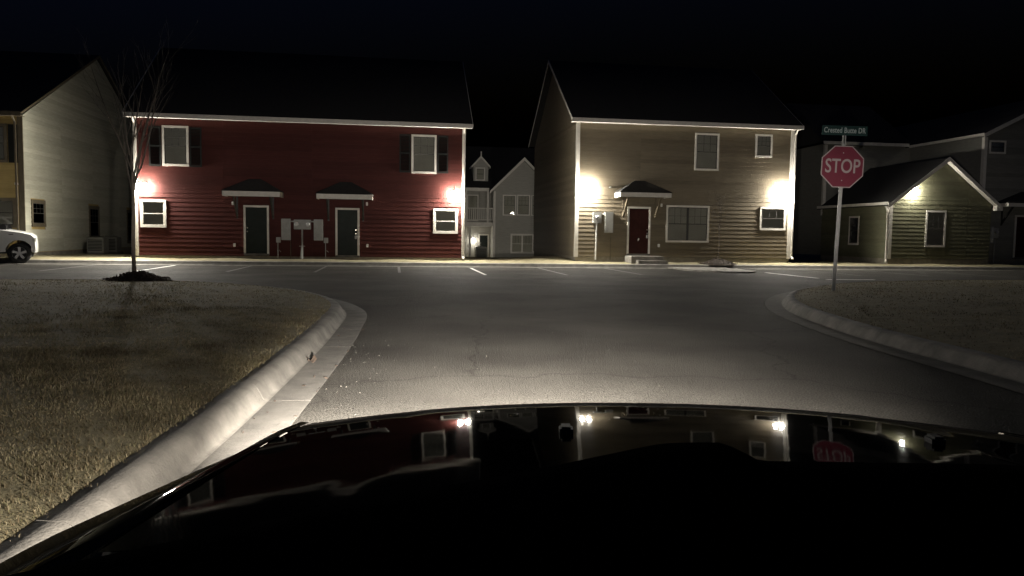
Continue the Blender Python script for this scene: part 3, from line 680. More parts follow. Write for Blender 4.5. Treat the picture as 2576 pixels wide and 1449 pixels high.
MB().box(WX1 + .02, WX1 + .34, -.36, -.1, WE - .32, WE - .08).build('cornice_return', M['trim'], ro)
MB().box(WX0 - .02, WX0 + .14, -.045, .14, ZB - .04, WE - .1).build('corner_board', M['trim'], V_)
d = MB().bbox(WX0 - .13, WX0 - .05, -.03, .04, ZB - .1, WE - .5, .012).tube((WX0 - .09, 0, WE - .52), (WX0 - .3, -.12, WE - .2), .038)
d.tube((WX0 - .09, 0, ZB - .09), (WX0 - .2, -.1, ZB - .2), .04); d.build('downspout', M['trim'], V_)
wall_lamp(V_, 21.95, 3.84, -.022, power=LAMP_W * .25, aim=(0.1, -0.3, -1), lens='lens_mid', twin=False)
# two-storey blocks behind and to the right
MB().box(WX0, 26.02, WD, 14, ZB - .02, 6.72).build('wall', M['slate'], V_)
planks(V_, WX0 + .15, 26.0, WE, 6.65, M['slate'], face='front', at=WD)
MB().box(WX0 - .02, WX0 + .15, WD - .045, WD + .12, WE - .5, 6.66).build('corner_board', M['trim'], V_)
r2 = MB().add([(WX0 - .3, WD - .35, 6.8), (26, WD - .35, 6.8), (26, 10, 9.6), (WX0 - .3, 10, 9.6), (26, 14.35, 6.8), (WX0 - .3, 14.35, 6.8)], [(0, 1, 2, 3), (3, 2, 4, 5), (0, 3, 5)]).build('roof', M['roof'], V_)
MB().box(WX0 - .3, 25.7, WD - .385, WD - .352, 6.65, 6.82).build('fascia', M['trim'], r2)
BX0, BX1 = 26.02, 35.0; bc = (BX0 + BX1) / 2; BE, BP = 6.72, 8.9
MB().box(BX0, BX1, .35, 14, ZB - .02, BE - .1).build('wall', M['slate'], V_)
MB().prism([(BX0, BE - .1), (BX1, BE - .1), (bc, BP - .1)], .35, 14, 'y').build('gable_wall', M['slate'], V_)
MB().box(BX0 + .02, BX1, .33, 13, -.3, ZB - .021).build('foundation', M['found'], V_)
bw = [(26.28, 27.20, 5.76, 6.42), (30, 31.2, 4.4, 6.0)]
bd = (27.95, 29.05, .56, 2.72)
planks(V_, BX0 + .14, BX1, ZB, BE - .1, M['slate'], bw + [bd], seams=(29.6, 33.2), at=.35)
sl2 = (BP - BE) / (bc - BX0)
planks(V_, BX0, BX1, BE - .1, BP - .15, M['slate'], at=.35, top=lambda z: (BX0 + (z - BE + .1) / sl2, BX1 - (z - BE + .1) / sl2))
for q in bw: window(V_, *q, y=.35, grid=None)
door(V_, *bd, .338, M['red_door'], 'right')
canopy(V_, 26.75, 30.2, 3.1, 3.3, .9, .328, 3.9)
MB().box(BX0 - .02, BX0 + .14, .305, .5, WE + .2, BE - .16).build('corner_board', M['trim'], V_)
r = MB()
for xe in (BX0 - .3, BX1 + .3):
    ze = BE - .3 * sl2 + .1; v = [(xe, 0, ze), (bc, 0, BP + .1), (bc, 14.3, BP + .1), (xe, 14.3, ze)]; v += [(a, b, c - t) for a, b, c in v]
    r.add(v, [(0, 1, 2, 3), (7, 6, 5, 4), (0, 4, 5, 1), (1, 5, 6, 2), (2, 6, 7, 3), (3, 7, 4, 0)])
r3 = r.build('roof', M['roof'], V_)
for xe in (BX0 - .32, BX1 + .32):
    ze = BE - .3 * sl2 + .08; MB().prism([(xe, ze - .16), (xe, ze + .03), (bc, BP + .13), (bc, BP - .08)], -.03, -.002, 'y').build('rake_board', M['trim'], r3)
MB().box(BX0 - .34, BX0 - .305, 0, 5.6, BE - .14, BE + .0).build('gutter', M['trim'], r3)
e_ = MB().bbox(26.36, 26.52, -.02, .326, 1.3, 2.1, .012).build('breaker_box', M['grey_box'], V_)
mm = MB().bbox(26.62, 26.98, .2, .3275, 1.55, 2.05, .012).build('meter_bank', M['grey_box'], V_)
MB().tube((26.82, .2, 1.85), (26.82, .1, 1.85), .09, n=14).build('meter', M['galv'], mm)
for x in (26.45, 26.82): MB().tube((x, .27, 1.5), (x, .27, .3), .025).build('conduit', M['grey_box'], V_)

# ------------------------------------------------------------------ far house in the gap
Q = empty('townhouse', (0, 56, 0), TH); tag(Q, 'pale grey gabled house with porch balcony seen through the gap between the nearer houses', 'house')
zb = -.5
MB().box(-9, 6.5, 1.6, 10, zb, 4.65).build('wall', M['farwall'], Q)
MB().box(-1.42, 2.9, 0, 1.6, zb, 4.68).build('wing_wall', M['farwall'], Q)
gp = .74
MB().prism([(-1.42, 4.68), (2.9, 4.68), (gp, 6.75)], 0, 5, 'y').build('gable_wall', M['farwall'], Q)
r = MB()
for xe in (-1.72, 3.2):
    ze = 4.48; v = [(xe, -.3, ze), (gp, -.3, 6.9), (gp, 6, 6.9), (xe, 6, ze)]; v += [(a, b, c - .06) for a, b, c in v]
    r.add(v, [(0, 1, 2, 3), (7, 6, 5, 4), (0, 4, 5, 1), (1, 5, 6, 2), (2, 6, 7, 3), (3, 7, 4, 0)])
rq = r.build('roof', M['roof'], Q)
for xe in (-1.74, 3.22): MB().prism([(xe, 4.3), (xe, 4.5), (gp, 6.96), (gp, 6.72)], -.34, -.305, 'y').build('rake_board', M['trim'], rq)
rm = MB().add([(-9.3, .1, 4.7), (-1.45, .1, 4.7), (-1.45, 5.8, 8.3), (-9.3, 5.8, 8.3), (6.8, 5.8, 8.3), (6.8, 1.3, 4.7), (-1.45, 1.3, 4.7), (6.8, 10.3, 4.7), (-9.3, 10.3, 4.7)], [(0, 1, 2, 3), (6, 5, 4, 2), (3, 4, 7, 8)]).build('roof', M['roof'], Q, fix=False)
MB().box(-9.3, -1.75, .05, .095, 4.5, 4.72).build('fascia', M['trim'], rm)
MB().box(-1.44, -1.28, -.03, .1, zb, 4.5).build('corner_board', M['trim'], Q)
for q in ((-.76, .22, 2.76, 4.26), (.28, 1.24, 2.78, 4.28), (1.32, 2.3, 2.78, 4.28)): window(Q, *q, grid=(3, 2))
window(Q, -.16, 1.56, .02, 1.46, grid=(3, 1), double=True, sash='trim')
# dormer
dm = MB().box(-2.80, -1.72, 1.0, 3.4, 4.9, 6.35).prism([(-2.80, 6.35), (-1.72, 6.35), (-2.26, 6.95)], 1.0, 3.6, 'y').build('dormer', M['farwall'], Q)
MB().prism([(-2.95, 6.2), (-2.95, 6.34), (-2.26, 7.1), (-2.26, 6.94)], .88, 3.7, 'y').prism([(-1.57, 6.2), (-1.57, 6.34), (-2.26, 7.1), (-2.26, 6.94)], .88, 3.7, 'y').build('dormer_trim', M['trim'], dm)
MB().tube((-2.26, .9, 7.05), (-2.26, .9, 7.4), .05).build('finial', M['trim'], dm)
window(Q, -2.66, -1.96, 5.3, 6.25, y=.998, grid=None)
# balcony
bal = MB().box(-5.5, -1.46, .1, 1.55, 1.95, 2.25).build('balcony', M['trim'], Q)
MB().box(-5.5, -1.46, .12, .18, 3.22, 3.3).box(-5.5, -1.46, .12, .18, 2.4, 2.46).build('rail', M['trim'], bal)
for x in np.arange(-5.4, -1.5, .15): MB().box(x - .025, x + .025, .13, .17, 2.46, 3.22).build('baluster', M['trim'], bal)
for x in (-5.4, -3.4, -1.62 - .2): MB().box(x - .06, x + .06, .1, .22, 2.25, 4.6).build('post', M['trim'], bal)
for x in (-5.4, -3.1): MB().box(x - .08, x + .08, .15, .3, zb, 1.95).build('post', M['trim'], bal)
door(Q, -2.32, -1.55, -.4, 1.4, 1.598, M['green_door'], 'left')
window(Q, -3.2, -2.35, 2.35, 4.3, y=1.598, grid=None)
pl = wall_lamp(Q, -2.72, 1.0, 1.598, power=24, lens='lens_dim', aim=(0, -.4, -1), twin=False)
wall_lamp(Q, -7.6, 3.0, 1.598, power=40, aim=(.4, -.8, -1), lens='lens_dim')

# unseen lamps added behind the two near houses to light the far one
added_rear_lamps = []
for par, x, y in ((H, -2.0, 10.4), (G, 7.0, 10.6)):
    l = MB().bbox(x - .13, x + .13, y + .002, y + .16, 3.1, 3.4, .02).build('wall_lamp', M['black'], par)
    spot(l, (x, y + .3, 3.2), (0, 1, -.35), LAMP_W * 1.1, size=150)

# air conditioners
def ac_unit(loc, label, rz=TH, h=.8, wdt=.75):
    a = empty('air_conditioner', loc, rz); tag(a, label, 'air conditioner')
    MB().bbox(-wdt / 2, wdt / 2, -wdt / 2, wdt / 2, .06, h, .03).build('casing', M['slate'], a)
    MB().box(-wdt / 2 - .06, wdt / 2 + .06, -wdt / 2 - .06, wdt / 2 + .06, -.1, .058).build('pad', M['conc_dark'], a)
    for z in np.arange(.16, h - .1, .07): MB().box(-wdt / 2 + .06, wdt / 2 - .06, -wdt / 2 - .012, -wdt / 2 - .001, z, z + .035).build('louvre', M['shutter'], a)
    MB().tube((0, 0, h - .005), (0, 0, h + .03), wdt * .42, wdt * .36, 18).build('fan_guard', M['black'], a)
ac_unit(L3(-17.3, 5.6, .2), 'dark air conditioner by the cream side wall, nearest the street')
ac_unit(L3(-17.3, 7.4, .2), 'dark air conditioner by the cream side wall, second from the street')
ac_unit(Vector((0, 56, -.46)) + FE * -2.35 + FN * -.4, 'grey air conditioner beside the far pale house door', wdt=.8, h=.95)

# ------------------------------------------------------------------ trees
def tree(name, loc, label, trunk_h, r, nbr, top, spread, seed, mound=(0.8, .2), lean=(0, 0)):
    rd = random.Random(seed); root = empty(name, loc); tag(root, label, 'tree')
    tk = MB(); n = 9; pts = []
    for i in range(n + 1):
        t_ = i / n; pts.append(Vector((lean[0] * t_ + .012 * math.sin(t_ * 7 + seed), lean[1] * t_ + .012 * math.cos(t_ * 5), -.05 + (trunk_h + .05) * t_)))
    tk.path(pts, [r * (1.25 if i == 0 else 1 - .35 * i / n) for i in range(n + 1)], 9); tk.build('trunk', M['bark'], root, smooth=True)
    cr = MB()
    def grow(p, d, L, rad, lev):
        k = 6; q = p.copy(); P = [q.copy()]; rr = [rad]
        for i in range(k):
            d = (d + Vector((rd.gauss(0, .07), rd.gauss(0, .07), .05 + rd.gauss(0, .03)))).normalized(); q = q + d * L / k; P.append(q.copy()); rr.append(max(.0022, rad * (1 - .8 * (i + 1) / k)))
            if lev < 2 and i > 0 and rd.random() < (.85 if lev == 0 else .6):
                a = rd.uniform(0, 6.28); dd = (d + Vector((math.cos(a), math.sin(a), .2)) * rd.uniform(.3, .6)).normalized()
                grow(q.copy(), dd, L * rd.uniform(.35, .6) * (1 - .4 * i / k), max(.003, rr[-1] * .6), lev + 1)
        cr.path(P, rr, 5 if lev else 6)
    top_p = pts[-1]
    for i in range(nbr):
        a = i * 2.399 + seed; st_ = pts[-1 - (i % 3)] if i else pts[-1]
        sp = spread * rd.uniform(.5, 1.1) if i else .08
        grow(st_.copy(), Vector((math.cos(a) * sp, math.sin(a) * sp, 1)).normalized(), (top - st_.z) * rd.uniform(.7, 1.05), r * .5, 0)
    cr.build('crown', M['twig'], root, smooth=True)
    return root
def mound(loc, rad, h, label, sx=1.0):
    bm = MB(); n = 40; rings = 9; rr = np.random.default_rng(int(rad * 100))
    bm.v.append((0, 0, h))
    for k in range(1, rings + 1):
        f = k / rings
        for i in range(n):
            a = 2 * math.pi * i / n; e = 1 + .12 * math.sin(3 * a + 1) + .06 * math.sin(7 * a) + rr.normal(0, .015)
            z = h * (0.5 + .5 * math.cos(math.pi * f)) + rr.normal(0, .014) * (1 - f) - .05 * (f == 1)
            bm.v.append((math.cos(a) * rad * f * e * sx, math.sin(a) * rad * f * e, z))
    for i in range(n): bm.f.append((0, 1 + i, 1 + (i + 1) % n))
    for k in range(rings - 1):
        for i in range(n): bm.f.append((1 + k * n + i, 1 + (k + 1) * n + i, 1 + (k + 1) * n + (i + 1) % n, 1 + k * n + (i + 1) % n))
    # loose bark chips
    for _ in range(320):
        a = rr.uniform(0, 6.28); f = math.sqrt(rr.uniform(0, 1.1)); z = h * (0.5 + .5 * math.cos(math.pi * min(f, 1)))
        c = Vector((math.cos(a) * rad * f * sx, math.sin(a) * rad * f, z + .012)); u = Vector(rr.normal(0, 1, 3)).normalized() * .035; v = u.orthogonal().normalized() * .012
        bm.add([c - u - v, c + u - v, c + u + v, c - u + v], [(0, 1, 2, 3)])
    o = bm.build('mulch_mound', M['mulch'], fix=False); o.location = loc; o['kind'] = 'stuff'; tag(o, label, 'mulch'); return o
tree('bare_tree', (-8.86, 18.0, .38), 'leafless young tree on the left lawn before the red house corner', 2.35, .048, 8, 5.3, .34, 3, lean=(.02, 0))
mound((-8.76, 17.95, .24), .68, .18, 'dark mulch mound around the leafless tree on the left lawn')
tp = L3(11.55, -1.15, .42)
tree('sapling', tp, 'thin bare sapling before the taupe house beside its wide window', 1.5, .022, 4, 2.7, .25, 5)
mound(L3(11.55, -1.1, .2), .85, .23, 'low dark mulch mound around the sapling by the taupe house')

# ------------------------------------------------------------------ stop sign
S = empty('stop_sign', (7.16, 17.1, .33), 0); tag(S, 'octagonal red stop sign with green street name blades on a steel post', 'sign')
S.rotation_euler = (0, R_(1.6), R_(-3))
M['sign_red'] = mat('sign_red', (0.14, 0.016, 0.034), .5, .08, 4)
M['sign_white'] = mat('sign_white', (0.33, 0.27, 0.27), .5, .08, 6)
M['sign_green'] = mat('sign_green', (0.01, 0.04, 0.036), .5, .1, 4)
M['sign_pale'] = mat('sign_letter', (0.5, 0.57, 0.56), .5, .08, 6)
# perforated U-channel post
MB().prism([(-.04, -.014), (-.022, -.014), (-.016, .02), (.016, .02), (.022, -.014), (.04, -.014), (.04, -.009), (.026, -.009), (.02, .026), (-.02, .026), (-.026, -.009), (-.04, -.009)], -.3, 3.32, 'z').build('post', M['galv'], S)
ap = .457; zc = 2.20 + ap
def octo(a): return [(a / math.cos(math.pi / 8) * math.cos(math.pi / 8 + k * math.pi / 4), zc + a / math.cos(math.pi / 8) * math.sin(math.pi / 8 + k * math.pi / 4)) for k in range(8)]
pl = MB().prism(octo(ap), -.022, -.0185, 'y').build('sign_plate', M['sign_white'], S)
o1, o2 = octo(ap - .001), octo(ap - .022)
MB().prism(o2, -.0250, -.0225, 'y').build('sign_face', M['sign_red'], pl)
tx = text_mesh('lettering', 'STOP', .43, M['sign_white'], pl, sx=.74); tx.rotation_euler = (R_(90), 0, 0); tx.location = (0, -.0275, zc)
for z in (zc - .3, zc + .3): MB().tube((0, -.028, z), (0, -.034, z), .012).build('bolt', M['galv'], pl)
b1 = MB().box(-.49, .49, -.012, -.009, 3.34, 3.55).build('street_name_blade', M['sign_green'], S)
tx = text_mesh('lettering', 'Crested Butte DR', .165, M['sign_pale'], b1, sx=.70, spacing=1.05); tx.rotation_euler = (R_(90), 0, 0); tx.location = (0, -.0135, 3.445)
MB().box(-.03, .03, -.03, .02, 3.26, 3.34).build('bracket', M['galv'], S)
b2 = MB().box(-.0015, .0015, -.40, .40, 3.14, 3.33).build('street_name_blade', M['sign_green'], S); b2.rotation_euler = (0, 0, R_(-22)); b2.location = (0.02, .02, .01)

# ------------------------------------------------------------------ white pickup truck
T = empty('pickup_truck', (-19.2, 29.95, 0), R_(29)); tag(T, 'white pickup truck parked at the kerb, only its front half in the frame', 'truck')
M['white_paint'] = mat('white_car_paint', (0.72, 0.72, 0.7), .3, .03, 3, coat=.6)
M['tyre'] = mat('tyre_rubber', (0.018, 0.018, 0.018), .85, .2, 20)
M['chrome'] = mat('chrome', (0.6, 0.6, 0.6), .2, .05, 3, metal=1.0)
M['dark_glass'] = mat('dark_glass', (0.008, 0.009, 0.01), .06, .1, 3)
M['rim'] = mat('alloy', (0.4, 0.4, 0.4), .35, .1, 5, metal=.9)
M['head_off'] = mat('headlamp_plastic', (0.55, 0.55, 0.52), .15, .1, 5)
W2 = 1.0    # half width; local x forward (front wheel at 0), y into the kerb
YC = 1.0
def arch(cx, r, z0, n=14): return [(cx + r * math.cos(math.pi * k / n), z0 + r * math.sin(math.pi * k / n)) for k in range(n + 1)]
WB = -3.5
low = .5
prof = [(.52, .44), (.54, .62), (.53, .86), (.50, 1.04), (.40, 1.14), (.15, 1.21), (-.34, 1.29), (-.5, 1.32), (-2.72, 1.34), (-2.74, 1.36), (-4.85, 1.36), (-4.90, 1.0), (-4.92, .6), (-4.4, .55)]
prof += list(reversed([(x, z) for x, z in arch(WB, .47, .48)]))[0:]
prof += [(-2.6, .45), (-.75, .45)] + list(reversed(arch(0, .455, .47)))
# body shell: stations across the width give rounded shoulders
bm = MB(); n = len(prof)
cols_ = [(-1.0, .93, .0), (-.985, .97, .0), (-.93, 1.0, .02), (-.6, 1.0, .05), (0, 1.0, .065), (.6, 1.0, .05), (.93, 1.0, .02), (.985, .97, 0), (1.0, .93, 0)]
for yy, kz, cr_ in cols_:
    for x, z in prof:
        zz = z if z < 1.0 else 1.0 + (z - 1.0) * kz / 1.0 + (cr_ if x > -.4 else 0)
        xx = x + (.05 * (1 - yy * yy) if x > .45 else 0)
        bm.v.append((xx, YC + yy * W2, zz))
for j in range(len(cols_) - 1):
    for i in range(n): bm.f.append((j * n + i, j * n + (i + 1) % n, (j + 1) * n + (i + 1) % n, (j + 1) * n + i))
bm.f.append(tuple(range(n))); bm.f.append(tuple(range((len(cols_)) * n - 1, (len(cols_) - 1) * n - 1, -1)))
bm.build('body', M['white_paint'], T)
# cab greenhouse
def ring(x0, x1, hw, z): return [(x0, YC - hw, z), (x1, YC - hw, z), (x1, YC + hw, z), (x0, YC + hw, z)]
cb = MB().add(ring(-2.72, -.36, .93, 1.315) + ring(-2.62, -1.12, .76, 1.84) + ring(-2.5, -1.25, .70, 1.88), [(0, 1, 5, 4), (1, 2, 6, 5), (2, 3, 7, 6), (3, 0, 4, 7), (4, 5, 9, 8), (5, 6, 10, 9), (6, 7, 11, 10), (7, 4, 8, 11), (8, 9, 10, 11)])
cab = cb.build('cab', M['white_paint'], T)
def quad_on(a, b, c, d, u0, u1, v0, v1, out):
    a, b, c, d = map(Vector, (a, b, c, d)); f = lambda u, v: (a * (1 - u) + b * u) * (1 - v) + (d * (1 - u) + c * u) * v
    nrm = (b - a).cross(d - a).normalized(); nrm = nrm if nrm.dot(Vector(out)) > 0 else -nrm
    return [f(u, v) + nrm * k for k in (.004, -.004) for u, v in ((u0, v0), (u1, v0), (u1, v1), (u0, v1))]
BX = [(0, 1, 2, 3), (7, 6, 5, 4), (0, 4, 5, 1), (1, 5, 6, 2), (2, 6, 7, 3), (3, 7, 4, 0)]
MB().add(quad_on((-.36, YC - .93, 1.315), (-.36, YC + .93, 1.315), (-1.12, YC + .76, 1.84), (-1.12, YC - .76, 1.84), .06, .94, .04, .93, (1, 0, 1)), BX).build('windscreen', M['dark_glass'], cab)
for sg in (-1, 1):
    A, B2, C2, D2 = (-2.72, YC + sg * .93, 1.315), (-.36, YC + sg * .93, 1.315), (-1.12, YC + sg * .76, 1.84), (-2.62, YC + sg * .76, 1.84)
    MB().add(quad_on(A, B2, C2, D2, .05, .36, .06, .9, (0, sg, 0)), BX).build('side_window', M['dark_glass'], cab)
    MB().add(quad_on(A, B2, C2, D2, .40, .92, .06, .9, (0, sg, 0)), BX).build('side_window', M['dark_glass'], cab)
    mi = MB().bbox(-.60, -.36, YC + sg * 1.22 - .12, YC + sg * 1.22 + .1, 1.32, 1.52, .03)  .box(-.55, -.47, min(YC + sg * .93, YC + sg * 1.14), max(YC + sg * .93, YC + sg * 1.14), 1.36, 1.40)
    mi.build('wing_mirror', M['black'], T)
    MB().bbox(-1.85, -1.65, YC + sg * 1.0 - .02, YC + sg * 1.0 + .02, 1.1, 1.14, .008).build('door_handle', M['black'], T)
    MB().box(-.33, -.18, YC + sg * 1.0 - .006, YC + sg * 1.0 + .006, 1.13, 1.16).build('badge', M['black'], T)
    MB().bbox(.42, .555, YC + sg * .92 - .09, YC + sg * .92 + .085, .84, 1.04, .03).build('headlamp', M['head_off'], T)
    MB().bbox(-2.5, -.75, YC + sg * .98 - .09, YC + sg * .98 + .06, .34, .41, .015).build('side_step', M['black'], T)
MB().bbox(.40, .55, YC - .97, YC + .99, .44, .68, .05).build('front_bumper', M['chrome'], T)
MB().bbox(.46, .55, YC - .78, YC + .78, .72, 1.04, .03).build('grille', M['black'], T)
MB().bbox(-5.05, -4.88, YC - .95, YC + .95, .5, .72, .04).build('rear_bumper', M['chrome'], T)
MB().box(-4.6, .4, YC - .7, YC + .7, .40, .52).build('chassis', M['black'], T)
def wheel(parent, x, yc, r, wdt, sg, rimm='rim', spokes=5):
    t_ = MB(); n = 28; prof_ = [(-wdt / 2, r * .62), (-wdt / 2, r * .9), (-wdt * .38, r * .985), (0, r), (wdt * .38, r * .985), (wdt / 2, r * .9), (wdt / 2, r * .62)]
    for i in range(n):
        a = 2 * math.pi * i / n
        for d_, rr in prof_: t_.v.append((x + rr * math.cos(a), yc + d_, r + rr * math.sin(a)))
    k = len(prof_)
    for i in range(n):
        for j in range(k - 1): t_.f.append((i * k + j, ((i + 1) % n) * k + j, ((i + 1) % n) * k + j + 1, i * k + j + 1))
    wl = t_.build('wheel', M['tyre'], parent, smooth=True)
    y_ = yc + sg * wdt * .38
    MB().tube((x, yc - sg * wdt * .3, r), (x, yc + sg * wdt * .1, r), r * .6, r * .6, 24).build('hub_disc', M['black'], wl)
    rm_ = MB()
    for i in range(spokes):
        a = 2 * math.pi * i / spokes + .3; c, s_ = math.cos(a), math.sin(a); h = r * .085
        rm_.add([(x + c * r * .08 - s_ * h, y_, r + s_ * r * .08 + c * h), (x + c * r * .08 + s_ * h, y_, r + s_ * r * .08 - c * h), (x + c * r * .6 + s_ * h * 1.5, y_, r + s_ * r * .6 - c * h * 1.5), (x + c * r * .6 - s_ * h * 1.5, y_, r + s_ * r * .6 + c * h * 1.5)] +
                [(x + c * r * .08 - s_ * h, y_ - sg * .06, r + s_ * r * .08 + c * h), (x + c * r * .08 + s_ * h, y_ - sg * .06, r + s_ * r * .08 - c * h), (x + c * r * .6 + s_ * h * 1.5, y_ - sg * .06, r + s_ * r * .6 - c * h * 1.5), (x + c * r * .6 - s_ * h * 1.5, y_ - sg * .06, r + s_ * r * .6 + c * h * 1.5)], BX)
    rm_.tube((x, y_ - sg * .06, r), (x, y_ + sg * .02, r), r * .15, r * .12, 12)
    rg = []
    for i in range(24):
        a = 2 * math.pi * i / 24
        for d_, rr in ((0, .65), (.015, .60), (-.05, .58)): rg.append((x + r * rr * math.cos(a), y_ + sg * d_, r + r * rr * math.sin(a)))
    rm_.add(rg, [(i * 3 + j, ((i + 1) % 24) * 3 + j, ((i + 1) % 24) * 3 + j + 1, i * 3 + j + 1) for i in range(24) for j in range(2)])
    rm_.build('rim', M[rimm], wl); return wl
for x in (0, WB):
    for sg in (-1, 1): wheel(T, x, YC + sg * .85, .41, .27, sg)

# ------------------------------------------------------------------ this car: glossy black bonnet in the foreground
C_ = empty('car', (.36, 0, 0)); tag(C_, 'black car in the foreground, glossy bonnet mirroring the lit house fronts', 'car')
M['car_black'] = mat('black_car_paint', (0.004, 0.004, 0.005), .035, .05, 2, spec=.11)
def hood_paint():
    m = bpy.data.materials.new('black_bonnet_paint'); m.use_nodes = True
    N, L = m.node_tree.nodes, m.node_tree.links; N.remove(N['Principled BSDF'])
    d = N.new('ShaderNodeBsdfDiffuse'); d.inputs[0].default_value = (.004, .004, .0045, 1)
    g = N.new('ShaderNodeBsdfGlossy'); g.inputs['Roughness'].default_value = .035
    f = N.new('ShaderNodeFresnel'); f.inputs[0].default_value = 1.5
    tc = N.new('ShaderNodeTexCoord'); nz = N.new('ShaderNodeTexNoise'); nz.inputs['Scale'].default_value = 14; nz.inputs['Detail'].default_value = 8
    L.new(tc.outputs['Object'], nz.inputs['Vector']); mr = N.new('ShaderNodeMapRange'); mr.inputs[1].default_value = .3; mr.inputs[2].default_value = .75
    mr.inputs[3].default_value = .46; mr.inputs[4].default_value = .30                       # dust film dulls the gloss in patches
    L.new(nz.outputs['Fac'], mr.inputs[0]); mu = N.new('ShaderNodeMath'); mu.operation = 'MULTIPLY'; L.new(f.outputs[0], mu.inputs[0]); L.new(mr.outputs[0], mu.inputs[1])
    n2 = N.new('ShaderNodeTexNoise'); n2.inputs['Scale'].default_value = 5; b = N.new('ShaderNodeBump'); b.inputs['Strength'].default_value = .03; b.inputs['Distance'].default_value = .02
    L.new(tc.outputs['Object'], n2.inputs['Vector']); L.new(n2.outputs['Fac'], b.inputs['Height']); L.new(b.outputs[0], g.inputs['Normal'])
    mx = N.new('ShaderNodeMixShader'); L.new(mu.outputs[0], mx.inputs[0]); L.new(d.outputs[0], mx.inputs[1]); L.new(g.outputs[0], mx.inputs[2]); L.new(mx.outputs[0], N['Material Output'].inputs[0])
    return m
M['car_black'] = hood_paint()
M['dash'] = mat('dash_plastic', (0.0022, 0.0022, 0.0025), .8, .1, 8, spec=0.0)
M['rubber'] = mat('rubber_trim', (0.008, 0.008, 0.008), .6, .1, 8)
def yfront(w_): return 2.10 - .20 * abs(w_ / .9) ** 2.2
def hoodz(w_, y):
    q = max(0.0, yfront(w_) - y)
    z = .938 + .066 * q + .022 * (1 - math.exp(-q / .18))          # fall towards the nose
    z -= .024 * abs(w_ / .9) ** 2.2                                  # crown
    s_ = min(1, max(0, (.622 - abs(w_)) / .04)); z += .0017 * s_ * s_ * (3 - 2 * s_)   # raised centre
    return z
def hw(y): return .90 + .10 * max(0, min(1, (1.85 - y) / .85))
hd = MB(); NU, NV = 72, 60
us = np.linspace(-1, 1, NU)
for u in us:
    for v in range(NV):
        t_ = (v / (NV - 1)); 
        wv = u * .865; y = .92 + (yfront(wv) - .92) * (1 - (1 - t_) ** 1.6)
        hd.v.append((wv, y, hoodz(wv, y)))
    wv = u * .865; yf = yfront(wv); z0 = hoodz(wv, yf)
    for a in np.linspace(.25, 1.5, 6): hd.v.append((wv, yf + .035 * math.sin(a), z0 - .035 * (1 - math.cos(a))))
    hd.v.append((wv, yf + .03, z0 - .09))
NR = NV + 7
for i in range(NU - 1):
    for j in range(NR - 1): hd.f.append((i * NR + j, (i + 1) * NR + j, (i + 1) * NR + j + 1, i * NR + j + 1))
hd.build('bonnet', M['car_black'], C_, smooth=True)
for sg in (-1, 1):
    fd = MB(); prof_n = 12; ysn = np.linspace(-.6, 1.93, 40)
    for y in ysn:
        wi = .872; yy = min(y, yfront(.872)); zt = hoodz(.872, yy) if y > .92 else hoodz(.872, .92) + (.92 - y) * .06
        h_ = hw(y); nose = max(0, (y - 1.72) / .21)
        rows = [(wi, zt), (wi + .02, zt + .002), (h_ - .02 - .03 * nose, zt - .012), (h_ - .05 * nose, zt - .035), (h_ + .01 - .06 * nose, zt - .08), (h_ + .015 - .07 * nose, zt - .2), (h_ + .0 - .08 * nose, zt - .4), (h_ - .03 - .08 * nose, zt - .6)]
        rows = [(max(wi + .001 * k, a), b) for k, (a, b) in enumerate(rows)]
        for a, b in rows: fd.v.append((sg * a, y, b))
    k = 8
    for i in range(len(ysn) - 1):
        for j in range(k - 1): fd.f.append((i * k + j, (i + 1) * k + j, (i + 1) * k + j + 1, i * k + j + 1))
    fd.build('fender', M['car_black'], C_, smooth=True)
    MB().bbox(sg * .64 - .2, sg * .64 + .2, 1.9, 2.03 if False else 2.0, .60, .76, .03).build('headlight_housing', M['black'], C_)
    wheel(C_, 0, 0, .34, .22, sg).location = (0, 0, 0)
# the wheel helper lays wheels along x; turn these two to roll along y
ws = [o for o in C_.children if o.name.startswith('wheel')]
for o, sg in zip(ws, (-1, 1)): o.rotation_euler = (0, 0, R_(90)); o.location = (sg * .78, 1.15, 0); 
bp = MB()
for i, wv in enumerate(np.linspace(-.93, .93, 30)):
    yf = yfront(min(.9, abs(wv))) + .05 - .12 * max(0, abs(wv) - .8) / .13
    for z, dy in ((.80, -.03), (.72, .03), (.58, .07), (.42, .06), (.26, -.02)): bp.v.append((wv, yf + dy, z))
for i in range(29):
    for j in range(4): bp.f.append((i * 5 + j, (i + 1) * 5 + j, (i + 1) * 5 + j + 1, i * 5 + j + 1))
bp.build('bumper', M['car_black'], C_, smooth=True)
M['head_on'] = emis('headlight_lens', HEAD_COL, 30)
for sg, pw in ((-1, 1.0), (1, .27)):
    hl = MB().tube((sg * .64, 2.03, .68), (sg * .64, 2.09, .68), .07, .075, 20).build('headlight', M['chrome'], C_)
    MB().tube((sg * .64, 2.0905, .68), (sg * .64, 2.098, .68), .068, .05, 20).build('lens', M['head_on'], hl)
    spot(hl, (sg * .64, 2.14, .68), (.04, 1, -.48), HEAD_W * pw, size=55, blend=.9, rad=.07, col=HEAD_COL, name='headlight_beam').scale = (1.5, 1, 1)
    if sg < 0: spot(hl, (sg * .64, 2.16, .68), (-.55, 1, -.30), HEAD_W * .014, size=70, blend=.8, rad=.07, col=HEAD_COL, name='side_beam').scale = (2.2, 1, 1)
    spot(hl, (sg * .64, 2.15, .68), (-.07 if sg < 0 else .16, 1, .105), HIGH_W * (pw if sg < 0 else .6), size=17.5, blend=1.0, rad=.07, col=HEAD_COL, name='upper_beam').scale = (6.2, 1, 1)
